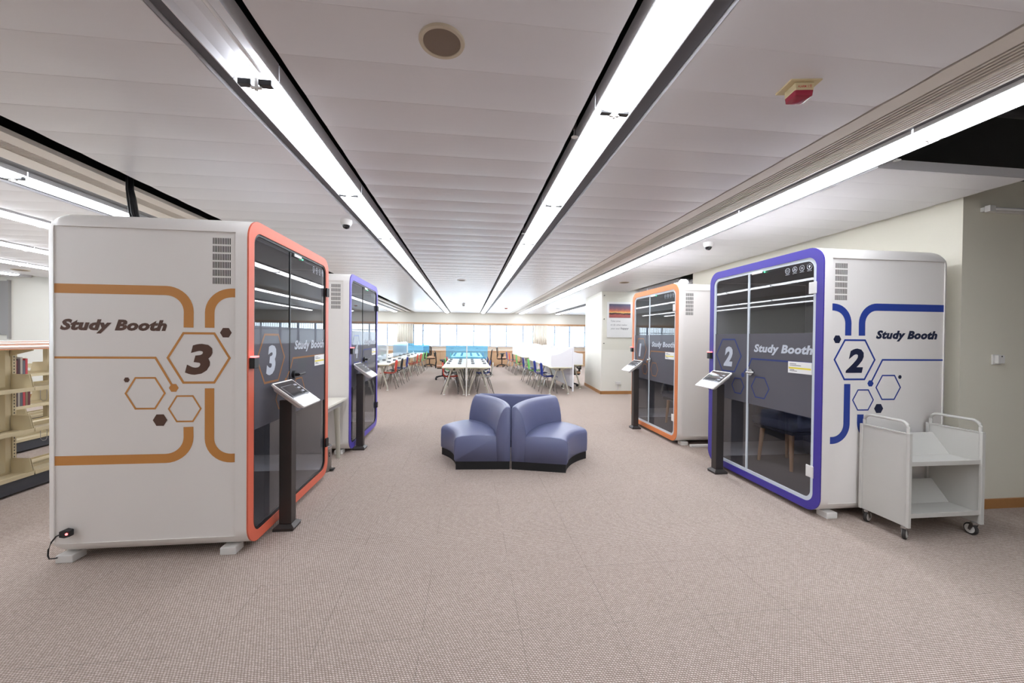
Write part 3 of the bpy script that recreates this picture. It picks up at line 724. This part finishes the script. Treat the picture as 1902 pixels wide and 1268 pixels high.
# power lead at booth 3
t = thing('power_lead', 'black power plug with red light on the side of booth 3', 'power lead', (-2.55, 2.78, 0))
mk('plug', lambda b: prism(b, [(-.035, .19), (-.005, .185), (.026, .193), (.026, .232), (-.005, .24), (-.035, .228)], lambda x, z: (x, -.018, z), lambda x, z: (x, .014, z)), BLACKP, t, bevel=.004)
mk('red_light', lambda b: tube(b, [(.012, -.0185, .213), (.012, -.0225, .213)], .007, 8), RED_LED, t)
mk('cord', lambda b: tube(b, [(-.034, 0, .208), (-.06, -.005, .195), (-.085, -.008, .16), (-.105, -.005, .11), (-.112, 0, .07), (-.105, .0, .05), (-.09, .02, .04), (-.085, .05, .035)], .0045, 8), BLACKP, t, smooth=True)
# cable bundle from the ceiling to booth 3
t = thing('cable_bundle', 'black cable bundle dropping from the ceiling slot onto booth 3', 'cable', (-2.6, 3.36, 2.3))
for dx, w in ((0, .016), (.026, .011), (-.022, .011)):
    mk('cable', lambda b: tube(b, [(dx, 0, w*.2), (dx-.005, .01, .06), (dx-.04, .03, .15), (dx-.11, .10, .28), (dx*.8-.21, .21, .40), (dx*.8-.235, .24, .47), (dx*.8-.235, .24, .95)], w, 10), BLACKP, t, smooth=True)
t = thing('roof_hatch', 'flat pale cover plate lying on the roof of booth 3', 'cover', (-1.98, 3.1, 2.296))
mk('plate', lambda b: box(b, -.22, .22, -.12, .12, 0, .02), METALW, t, bevel=.003)
tag(mk('cable_trunking', lambda b: box(b, 3.1, 4.3, 5.0, 5.06, 0, .03), METALW, bevel=.004), 'white cable trunking on the floor beside booth 1', 'trunking')
for i, (x, y) in enumerate(((-1.47, 3.30), (2.90, 4.1))):
    pass
# wall devices on the right
t = thing('wall_batten_light', 'unlit white batten tube light on the shaded right wall', 'light', (5.2, 2.95, 2.67))
mk('batten', lambda b: box(b, -.66, .66, -.03, 0, -.01, .028), METALW, t, bevel=.003)
mk('tube', lambda b: tube(b, [(-.60, -.05, .012), (.60, -.05, .012)], .013, 12), mat('unlit_tube', (235, 235, 235), .25), t, smooth=True)
for s in (-1, 1): mk('end_holder', lambda b: box(b, s*.63-.03, s*.63+.03, -.068, -.0301, -.02, .035), METALW, t, bevel=.003)
t = thing('wall_switch', 'white wall switch with a black sensor dot on the right wall', 'switch', (4.735, 2.95, 1.345))
mk('plate', lambda b: box(b, -.045, .045, -.012, 0, -.045, .045), METALW, t, bevel=.003)
mk('cover', lambda b: box(b, -.025, .045, -.038, -.0121, -.035, .04), METALW, t, bevel=.004)
mk('sensor', lambda b: tube(b, [(.01, -.0381, .03), (.01, -.041, .03)], .006, 8), BLACKP, t)
# poster behind acrylic
t = thing('wall_poster', 'white poster with sunset photo and happy motto on the pillar wall', 'poster', (4.06, 9.98, 1.53))
mk('board', lambda b: box(b, -.34, .36, -.004, .015, 0, .955), mat('poster_paper', (236, 236, 238), .35), t)
def sunset():
    m = bpy.data.materials.new('sunset_print'); m.use_nodes = True; nt = m.node_tree; N = nt.nodes.new; L = nt.links.new; p = nt.nodes['Principled BSDF']; p.inputs['Roughness'].default_value = .3
    tc = N('ShaderNodeTexCoord'); sp = N('ShaderNodeSeparateXYZ'); L(tc.outputs['Generated'], sp.inputs[0])
    nz = N('ShaderNodeTexNoise'); nz.inputs['Scale'].default_value = 5; L(tc.outputs['Generated'], nz.inputs['Vector'])
    a = N('ShaderNodeMath'); a.operation = 'MULTIPLY_ADD'; L(nz.outputs[0], a.inputs[0]); a.inputs[1].default_value = .22; L(sp.outputs[2], a.inputs[2])
    r = N('ShaderNodeValToRGB'); e = r.color_ramp.elements
    e[0].position = .0; e[0].color = srgb(120, 84, 96); e[1].position = 1; e[1].color = srgb(96, 94, 122)
    for q, c_ in ((.28, (196, 110, 104)), (.40, (74, 60, 66)), (.44, (90, 66, 66)), (.47, (250, 214, 140)), (.58, (236, 140, 96)), (.75, (150, 104, 120))): k_ = e.new(q); k_.color = srgb(*c_)
    L(a.outputs[0], r.inputs[0]); L(r.outputs[0], p.inputs['Base Color']); return m
mk('sunset_photo', lambda b: box(b, -.29, .31, -.006, -.0041, .53, .90), sunset(), t)
def pt(b):
    f = lambda u, v: (u, -.0045, v)
    put_text(b, 'Take time', f, -.24, .42, .045, .27, shear=.3); put_text(b, 'to do what makes', f, -.24, .32, .045, .46, shear=.3)
    put_text(b, 'your soul', f, -.24, .22, .045, .25, shear=.3); put_text(b, 'happy', f, .03, .22, .06, .24, shear=.3, bold=.02)
mk('motto', pt, mat('poster_grey_ink', (120, 120, 128), .6), t)
t = thing('acrylic_board', 'clear acrylic board with steel bolts mounted over the poster', 'board', (4.3, 9.95, 1.2))
mk('sheet', lambda b: box(b, -.70, .9, 0, .006, 0, 1.5), ACRY, t)
for z in (.17, .82, 1.45):
    for x_ in (-.67, .87): mk('bolt', lambda b: tube(b, [(x_, -.012, z), (x_, .035, z)], .012, 10), BRONZE, t)
t = thing('wall_outlet', 'white wall outlet with a short conduit low on the pillar wall', 'socket', (4.05, 10.0, .30))
mk('plate', lambda b: box(b, -.07, .07, -.03, 0, -.035, .04), METALW, t, bevel=.003)
mk('conduit', lambda b: box(b, -.012, .012, -.018, 0, -.215, -.036), METALW, t)

# ---------------------------------------------------------------- library shelving on the left
def shelving(x, y0, nb, label):
    t = thing('library_shelving', label, 'bookshelf', (x, y0, 0), 0, 'double sided library shelves')
    bay = .90; L_ = nb*bay
    mk('top_board', lambda b: box(b, -.25, .25, -.02, L_+.02, 1.342, 1.366), mat('white_board', (226, 222, 214), .4), t)
    mk('top_edging', lambda b: (box(b, .2501, .254, -.02, L_+.02, 1.342, 1.352), box(b, .2501, .254, -.02, L_+.02, 1.362, 1.367), box(b, -.254, -.2501, -.02, L_+.02, 1.342, 1.366)), mat('orange_wood_edging', (206, 136, 100), .5), t)
    for k in range(nb+1):
        y = k*bay
        u = mk('upright', lambda b: (box(b, -.028, .028, y-.045, y-.012, .02, 1.34), box(b, -.028, .028, y+.012, y+.045, .02, 1.34), box(b, -.02, .02, y-.011, y+.011, .02, 1.34)), CREAM, t)
        def sl(b):
            z = .15
            while z < 1.3: box(b, .0281, .0287, y+.024, y+.032, z, z+.014); z += .03
        mk('slots', sl, BLACKP, u)
        def brk(b):
            for s in (-1, 1):
                prism(b, [(0, 1.34), (s*.22, 1.34), (s*.22, 1.33), (0, 1.27)], lambda q, z: (q, y-.003, z), lambda q, z: (q, y+.003, z))
        mk('top_bracket', brk, CREAM, t)
    mk('diagonal_brace', lambda b: tube(b, [(0, .05, 1.30), (0, bay-.05, .8)], .004, 6), STEEL, t)
    for k in range(nb):
        for s in (-1, 1):
            for z in (.15, .56, .955):
                def shf(b):
                    x0, x1 = sorted((s*.03, s*.225)); ya, yb = k*bay+.005, (k+1)*bay-.005
                    box(b, x0, x1, ya, yb, z, z+.008); q0, q1 = sorted((s*.225, s*.229)); box(b, q0, q1, ya, yb, z-.012, z+.025)
                    q0, q1 = sorted((s*.03, s*.033)); box(b, q0, q1, ya, yb, z-.01, z+.03)
                    for yy in (ya, yb-.003):
                        prism(b, [(s*.035, z+.008), (s*.222, z+.008), (s*.19, z+.145), (s*.035, z+.15)], lambda q, zz: (q, yy, zz), lambda q, zz: (q, yy+.003, zz))
                mk('shelf', shf, CREAM, t)
    mk('kick_plate', lambda b: box(b, -.222, .222, 0, L_, .022, .132), mat('dark_grey_kick', (58, 60, 66), .5), t)
    for k in range(nb):
        for z in (.94, .545):
            y = k*bay+.12
            mk('wire_bookend', lambda b: tube(b, [(.16, y, z), (.16, y, z-.09), (.165, y+.015, z-.115), (.165, y+.045, z-.115), (.16, y+.06, z-.09), (.16, y+.06, z)], .0025, 6), STEEL, t)
    return t
shelving(-4.35, 2.39, 4, 'cream double sided library shelving, nearest row left of booth 3')
shelving(-5.73, 3.30, 5, 'cream double sided library shelving, second row from booth 3')
shelving(-7.10, 4.2, 5, 'cream double sided library shelving, third and farthest row from booth 3')
bkc = [(96, 44, 46), (60, 38, 42), (150, 140, 130), (84, 84, 92), (170, 60, 66), (120, 100, 80)]
for i in (0, 1, 2, 3, 4, 13, 14, 15, 16, 17, 18):
    y = 5.40+.028*(i % 13); z = .964 if i < 13 else .569
    y += .0; h = .19+.04*((i*7) % 3)/2; c_ = bkc[i % 6]
    bb = obj('book', (lambda: (lambda b: (box(b, -.07, .07, -.012, .012, 0, h), b)[1])(bmesh.new()))(), mat('book_cover_%d' % (i % 6), c_, .6), loc=(-5.58, y, z))
    tag(bb, '%s upright book, number %d along the %s shelf of the second row' % (['dark red', 'blackish', 'pale grey', 'slate blue', 'bright red', 'tan'][i % 6], i % 13+1, 'upper' if i < 13 else 'middle'), 'book', 'books on the second shelving row, %s shelf' % ('upper' if i < 13 else 'middle'))
t = thing('wall_notice', 'small grey notice on the white end wall above the shelves', 'notice', (-9.35, 10.1, 2.0))
mk('sheet', lambda b: box(b, -.12, .06, -.006, 0, -.05, .06), mat('notice_blue_grey', (150, 160, 190), .5), t)
struct('door_1', lambda b: (box(b, -10.75, -10.45, 10.08, 10.118, 1.45, 2.68), box(b, -10.45, -10.42, 10.06, 10.118, 1.35, 2.7)), GREYP)

# ---------------------------------------------------------------- desks
MOD = mat('grey_modesty_panel', (120, 120, 122), .7)
def desk(x0, x1, y0, y1, label, group):
    t = thing('study_desk', label, 'desk', ((x0+x1)/2, (y0+y1)/2, 0), 0, group); w = (x1-x0)/2; h = (y1-y0)/2
    mk('tabletop', lambda b: box(b, -w, w, -h, h, .708, .732), TABLE, t, bevel=.004)
    mk('edge_band', lambda b: (box(b, -w, w, -h-.004, -h-.0005, .707, .731), box(b, -w-.004, -w-.0005, -h, h, .707, .731), box(b, w+.0005, w+.004, -h, h, .707, .731)), mat('beige_edge_band', (206, 200, 170), .5), t)
    mk('rail', lambda b: box(b, -.02, .02, -h+.2, h-.2, .64, .707), LEGM, t)
    for yl in (-h+.22, 0, h-.22):
        mk('bracket', lambda b: prism(b, [(-w*.8, .707), (w*.8, .707), (.1, .63), (-.1, .63)], lambda q, z: (q, yl-.02, z), lambda q, z: (q, yl+.02, z)), LEGM, t)
        for s in (-1, 1):
            lg_ = mk('leg', lambda b: tube(b, [(s*.075, yl, .64), (s*.12, yl, .50), (s*.235, yl, .13), (s*.25, yl, .09), (s*.252, yl, .02)], .022, 10), LEGM, t, smooth=True)
            mk('foot_disc', lambda b: lathe(b, [(.03, 0), (.03, .008), (.012, .02)], 12, (s*.252, yl, 0)), METALW, lg_)
    return t
dg_ = 'long study desks'
desk(-.635, -.035, 9.84, 13.75, 'long pale study desk left of the central dividing panel, nearer', dg_)
desk(.0, .60, 9.84, 13.75, 'long pale study desk right of the central dividing panel, nearer', dg_)
desk(-.635, -.035, 15.05, 18.95, 'long pale study desk left of the central panel, beyond the blue screen', dg_)
desk(.0, .60, 15.05, 18.95, 'long pale study desk right of the central panel, beyond the blue screen', dg_)
desk(2.16, 2.735, 9.86, 13.55, 'long pale carrel desk with white partitions, nearer on the right', dg_)
desk(2.16, 2.735, 14.90, 18.6, 'long pale carrel desk with white partitions, farther on the right', dg_)
desk(2.79, 3.37, 10.9, 13.55, 'pale carrel desk behind the right partitions next to the pillar', dg_)
desk(2.79, 3.37, 14.90, 18.6, 'far pale carrel desk behind the right partitions', dg_)
desk(-2.74, -2.14, 10.75, 14.15, 'long pale study desk in the left row, nearer', dg_)
desk(-2.62, -2.02, 14.42, 18.9, 'long pale study desk in the left row, farther', dg_)
desk(-3.40, -2.80, 10.75, 14.15, 'long pale study desk behind the left grey screens, nearer', dg_)
desk(-3.40, -2.80, 14.42, 18.9, 'long pale study desk behind the left grey screens, farther', dg_)
# dividing screens
def screen(name, label, x0, x1, y0, y1, z0, z1, m, post=None, group='desk dividing screens'):
    t = thing(name, label, 'screen', ((x0+x1)/2, (y0+y1)/2, 0), 0, group); cx, cy = (x0+x1)/2, (y0+y1)/2
    mk('panel', lambda b: box(b, x0-cx, x1-cx, y0-cy, y1-cy, z0, z1), m, t)
    for px_, py_, pz in (post or []): mk('post', lambda b: box(b, px_-cx-.012, px_-cx+.012, py_-cy-.02, py_-cy+.02, .0, pz), METALW, t)
    return t
WP = mat('white_panel', (236, 236, 240), .5)
screen('desk_screen', 'tall thin central dividing panel between the two nearer middle desks', -.028, -.006, 9.84, 13.75, .12, 1.25, WP, [(-.017, 9.82, 1.33)])
screen('desk_screen', 'central dividing panel between the two farther middle desks', -.028, -.006, 15.05, 18.95, .12, 1.22, WP, [(-.017, 15.03, 1.25)])
screen('acrylic_screen', 'blue acrylic screen across the end of the left middle desk', -.78, -.03, 14.3, 14.308, .70, 1.17, BLUEAC, [(-.70, 14.304, .75)])
screen('acrylic_screen', 'blue acrylic screen across the end of the right middle desk', .0, .75, 14.3, 14.308, .70, 1.17, BLUEAC, [(.70, 14.304, .75)])
screen('acrylic_screen', 'blue acrylic screen at the far end of the left desks', -3.4, -1.85, 19.1, 19.108, .70, 1.17, BLUEAC, [(-2.6, 19.104, .8)])
screen('desk_screen', 'grey translucent screen standing behind the nearer left desk', -2.776, -2.764, 10.8, 13.65, .732, 1.27, GREYAC, [(-2.77, 13.75, 1.25), (-2.77, 13.9, 1.25)])
screen('desk_screen', 'grey translucent screen standing behind the farther left desk', -2.70, -2.69, 14.45, 17.6, .732, 1.27, GREYAC, [(-2.695, 17.7, 1.25), (-2.695, 17.9, 1.25)])
def carrels(y0, y1, npart, label, y2=None):
    t = thing('carrel_partition', label, 'partition', (2.763, y0, 0), 0, 'white carrel partitions')
    mk('back_panel', lambda b: box(b, -.015, .015, 0, y1-y0, .2, 1.255), WP, t, bevel=.003)
    mk('end_post', lambda b: box(b, -.018, .018, -.03, -.001, .1, 1.26), WP, t)
    def fin(b, y, s):
        pts = [(-.0155, .735), (-.57, .735), (-.585, .76), (-.585, 1.04), (-.56, 1.055), (-.48, 1.06), (-.40, 1.075), (-.30, 1.115), (-.20, 1.17), (-.12, 1.22), (-.06, 1.248), (-.0155, 1.254)]
        prism(b, [(s*a, z) for a, z in pts], lambda x_, z: (x_, y-.009, z), lambda x_, z: (x_, y+.009, z))
    for k in range(npart):
        y = .012+(y1-y0-.03)*k/(npart-1)
        mk('fin', lambda b: fin(b, y, 1), WP, t, bevel=.003)
        if y0+y > 10.95: mk('fin', lambda b: fin(b, y, -1), WP, t, bevel=.003)
    if y0 < 10: mk('fin', lambda b: fin(b, 1.045, -1), WP, t, bevel=.003)
carrels(9.87, 13.55, 5, 'white carrel partitions with swooping fins on the nearer right desk')
carrels(14.92, 18.6, 5, 'white carrel partitions with swooping fins on the farther right desk')
# power boxes on the desks
PB = mat('dark_grey_power_box', (134, 138, 140), .5)
pb = bmesh.new(); box(pb, -.045, .045, -.06, .06, 0, .045); PBM = bpy.data.meshes.new('power_box'); pb.to_mesh(PB_ := PBM); pb.free(); PBM.materials.append(PB)
spots = [(x, y) for y in (11.05, 12.0, 12.95) for x in (-.53, -.215, .16, .49)]+[(x, y) for y in (15.9, 16.9, 17.9) for x in (-.53, -.23, .16, .46)]+[(x, y) for y in (11.6, 12.5, 13.4, 15.4, 16.4, 17.4) for x in (-2.60, -2.28)]+[(-3.1, 12.2), (-3.1, 15.6), (-3.1, 17)]
for x, y in spots:
    o = bpy.data.objects.new('power_box', PBM); C.objects.link(o); o.location = (x, y, .7322)
    row = {11.05: 'first', 12.0: 'second', 12.95: 'third', 15.9: 'first', 16.9: 'second', 17.9: 'third', 11.6: 'first', 12.5: 'second', 13.4: 'third', 15.4: 'first', 16.4: 'second', 17.4: 'third', 12.2: 'first', 15.6: 'second', 17: 'third'}[y]
    if x < -2.9: l = row+' dark power box on the desks behind the left grey screens'; g = 'power boxes behind the left screens'
    elif x < -2: l = 'dark power box, %s pair on the %s desk of the left row, %s side' % (row, 'nearer' if y < 14 else 'farther', 'screen' if x < -2.4 else 'aisle'); g = 'power boxes on the left row, '+('nearer' if y < 14 else 'farther')
    else: l = 'dark power box, %s row of the %s %s middle desk, %s side' % (row, 'nearer' if y < 14 else 'farther', 'left' if x < 0 else 'right', 'aisle' if abs(x) > .4 else 'centre'); g = 'power boxes middle %s %s' % ('nearer' if y < 14 else 'farther', 'left' if x < 0 else 'right')
    tag(o, l, 'power box', g)
# modesty boards under the middle desks
for s, l in ((-1, 'left'), (1, 'right')):
    xx = -.085 if s < 0 else .055
    tag(mk('modesty_board', lambda b: box(b, xx-.006, xx+.006, 10.2, 13.6, .12, .70), MOD), 'grey modesty board hanging under the nearer %s middle desk' % l, 'board')

# ---------------------------------------------------------------- student chairs
def chair_meshes():
    prof = [(.225, .425), (.205, .445), (.15, .45), (.05, .437), (-.06, .432), (-.14, .438), (-.18, .46), (-.20, .50), (-.212, .56), (-.222, .64), (-.232, .72), (-.238, .79), (-.236, .82)]
    wid = [.16, .19, .20, .205, .20, .195, .19, .19, .19, .195, .20, .185, .13]
    bm = bmesh.new(); rows_ = []
    for (y, z), w in zip(prof, wid):
        row = []
        for k in range(9):
            u = -1+2*k/8; cup = .018*u*u
            if z > .5: row.append((u*w, y+cup*1.6, z))
            else: row.append((u*w, y, z+cup*.6))
        rows_.append([bm.verts.new(p) for p in row])
    for a, b in zip(rows_, rows_[1:]):
        for i in range(8): bm.faces.new((a[i], a[i+1], b[i+1], b[i]))
    ext = bmesh.ops.solidify(bm, geom=bm.faces[:], thickness=.008)
    me = bpy.data.meshes.new('seat_shell'); bmesh.ops.recalc_face_normals(bm, faces=bm.faces); bm.to_mesh(me); bm.free()
    for p in me.polygons: p.use_smooth = True
    legs = []
    for sx in (-1, 1):
        for sy, y0, y1 in ((1, .12, .20), (-1, -.12, -.24)):
            b = bmesh.new(); tube(b, [(sx*.12, y0*.6, .428), (sx*.15, y0, .40), (sx*.20, y1, .01)], .010, 8); tube(b, [(sx*.20, y1, .012), (sx*.20, y1, 0)], .013, 8)
            m_ = bpy.data.meshes.new('leg'); b.to_mesh(m_); b.free(); m_.materials.append(CHROME)
            for p in m_.polygons: p.use_smooth = True
            legs.append(m_)
    return me, legs
SHM, LEGS = chair_meshes()
shells = {}
for n_, c_ in (('red', (232, 92, 68)), ('black', (42, 44, 50)), ('green', (146, 224, 134)), ('blue', (40, 66, 166)), ('white', (222, 218, 210))):
    m_ = SHM.copy(); m_.materials.append(mat('chair_plastic_'+n_, c_, .4)); shells[n_] = m_
def chair(x, y, rz, col, label, group):
    t = thing('student_chair', label, 'chair', (x, y, 0), rz, group)
    o = bpy.data.objects.new('seat_shell', shells[col]); C.objects.link(o); o.parent = t
    for m_ in LEGS: o = bpy.data.objects.new('leg', m_); C.objects.link(o); o.parent = t
E, Wd = -PI/2, PI/2        # facing +X, facing -X
gm, gr_, gl = 'plastic chairs at the middle desks', 'plastic chairs at the right carrel desks', 'plastic chairs at the left desks'
cl = [(-.43, 10.36, E, 'red', 'red plastic chair tucked under the near end of the left middle desk', gm),
      (-.45, 11.35, E, 'black', 'black plastic chair second along the left middle desk', gm), (-.47, 12.3, E, 'green', 'green plastic chair third along the left middle desk', gm), (-.47, 13.25, E, 'red', 'red plastic chair farthest along the nearer left middle desk', gm),
      (.47, 10.40, Wd, 'white', 'off-white plastic chair at the near end of the right middle desk', gm), (.45, 11.35, Wd, 'blue', 'dark blue plastic chair second along the right middle desk', gm), (.45, 12.3, Wd, 'black', 'black plastic chair third along the right middle desk', gm), (.47, 13.2, Wd, 'blue', 'blue plastic chair farthest along the nearer right middle desk', gm),
      (-.47, 16.2, E, 'green', 'green plastic chair at the left middle desk beyond the blue screen', gm), (.47, 17.0, Wd, 'blue', 'blue plastic chair at the right middle desk beyond the blue screen', gm),
      (2.22, 10.38, E, 'blue', 'blue plastic chair nearest at the right carrel desks', gr_), (2.20, 11.32, E, 'blue', 'blue plastic chair second along the nearer carrel desk', gr_), (2.17, 12.28, E, 'green', 'green plastic chair third along the nearer carrel desk', gr_), (2.13, 13.2, E, 'blue', 'blue plastic chair fourth along the nearer carrel desk', gr_),
      (2.16, 15.3, E, 'green', 'green plastic chair nearest at the farther carrel desk', gr_), (2.12, 16.25, E, 'black', 'black plastic chair second along the farther carrel desk', gr_), (2.08, 17.2, E, 'red', 'red plastic chair third along the farther carrel desk', gr_), (2.05, 18.1, E, 'blue', 'blue plastic chair fourth along the farther carrel desk', gr_),
      (-2.24, 11.42, Wd, 'red', 'red plastic chair nearest at the left desks', gl), (-2.22, 12.3, Wd, 'black', 'black plastic chair second along the nearer left desk', gl), (-2.20, 13.2, Wd, 'blue', 'blue plastic chair third along the nearer left desk', gl),
      (-2.12, 15.2, Wd, 'red', 'red plastic chair nearest at the farther left desk', gl), (-2.10, 16.1, Wd, 'red', 'red plastic chair second along the farther left desk', gl), (-2.10, 17.1, Wd, 'green', 'green plastic chair third along the farther left desk', gl), (-2.08, 18.1, Wd, 'green', 'green plastic chair fourth along the farther left desk', gl),
      (-3.3, 11.6, E, 'red', 'red plastic chair behind the left grey screen', gl), (-3.3, 12.6, E, 'green', 'green plastic chair behind the left grey screen', gl)]
for a in cl: chair(*a)

# ---------------------------------------------------------------- office chairs
MESHF = glassy('black_mesh_fabric', (.8, .8, .8), body=srgb(24, 24, 28), through=.35, ior=1.05)
def office():
    t = thing('office_chair', '', 'office chair')
    def fr(b):
        P = [(x, z) for x, z in rrect(-.22, .22, .55, 1.02, .07, 5)]; Q = [(x, z) for x, z in rrect(-.19, .19, .58, .99, .05, 5)]
        yy = lambda z: -.22-.10*(z-.55)+.04*math.sin((z-.55)/.47*PI)
        loft(b, [[(x, yy(z), z) for x, z in P], [(x, yy(z)-.03, z) for x, z in P], [(x, yy(z)-.03, z) for x, z in Q], [(x, yy(z), z) for x, z in Q], [(x, yy(z), z) for x, z in P]], cap=False)
        box(b, -.05, .05, -.26, -.22, .40, .60)
    mk('back_frame', fr, BLACKP, t, smooth=True)
    def ms(b):
        yy = lambda z: -.235-.10*(z-.55)+.04*math.sin((z-.55)/.47*PI)
        R = [[(x, yy(z), z) for x in (-.2, .2)] for z in [.57+.43*k/8 for k in range(9)]]
        V = [[b.verts.new(p) for p in r] for r in R]
        for a_, b_ in zip(V, V[1:]): b.faces.new((a_[0], a_[1], b_[1], b_[0]))
    mk('back_mesh', ms, MESHF, t)
    mk('seat', lambda b: box(b, -.24, .24, -.22, .25, .43, .50), mat('tan_seat_fabric', (190, 150, 120), .8), t, bevel=.03, seg=3)
    mk('seat_pan', lambda b: box(b, -.20, .20, -.20, .20, .39, .429), BLACKP, t, bevel=.01)
    for s in (-1, 1): mk('armrest', lambda b: (box(b, s*.28-.035, s*.28+.035, -.10, .14, .66, .69), box(b, s*.265-.015, s*.265+.015, -.02, .05, .40, .66)), BLACKP, t, bevel=.006)
    mk('gas_column', lambda b: tube(b, [(0, 0, .39), (0, 0, .10)], .025, 12), BLACKP, t, smooth=True)
    for k in range(5):
        a = k*2*PI/5+.3; c_, s_ = math.cos(a), math.sin(a)
        lg_ = mk('base_leg', lambda b: tube(b, [(0, 0, .13), (c_*.15, s_*.15, .11), (c_*.28, s_*.28, .075)], .024, 8, .016), BLACKP, t, smooth=True)
        mk('caster', lambda b: tube(b, [(c_*.28-s_*.02, s_*.28+c_*.02, .03), (c_*.28+s_*.02, s_*.28-c_*.02, .03)], .03, 14), BLACKP, lg_, smooth=True)
    return t
oc = office(); og = 'black mesh office chairs'
for i, (x, y, rz, l) in enumerate(((-1.88, 19.6, PI+.5, 'black mesh office chair with tan seat by the far window, left aisle'), (-.86, 13.75, E+.1, 'black mesh office chair at the left side of the middle desks'),
         (.72, 15.5, Wd-.1, 'black mesh office chair right of the middle desks behind the blue screen'), (1.75, 19.5, E-.2, 'black mesh office chair by the far window, right aisle'),
         (3.17, 11.48, Wd, 'black office chair partly hidden by the white pillar'))):
    if i == 0: oc.location = (x, y, 0); oc.rotation_euler = (0, 0, rz); tag(oc, l, 'office chair', og)
    else: dup(oc, (x, y, 0), rz, l, og)
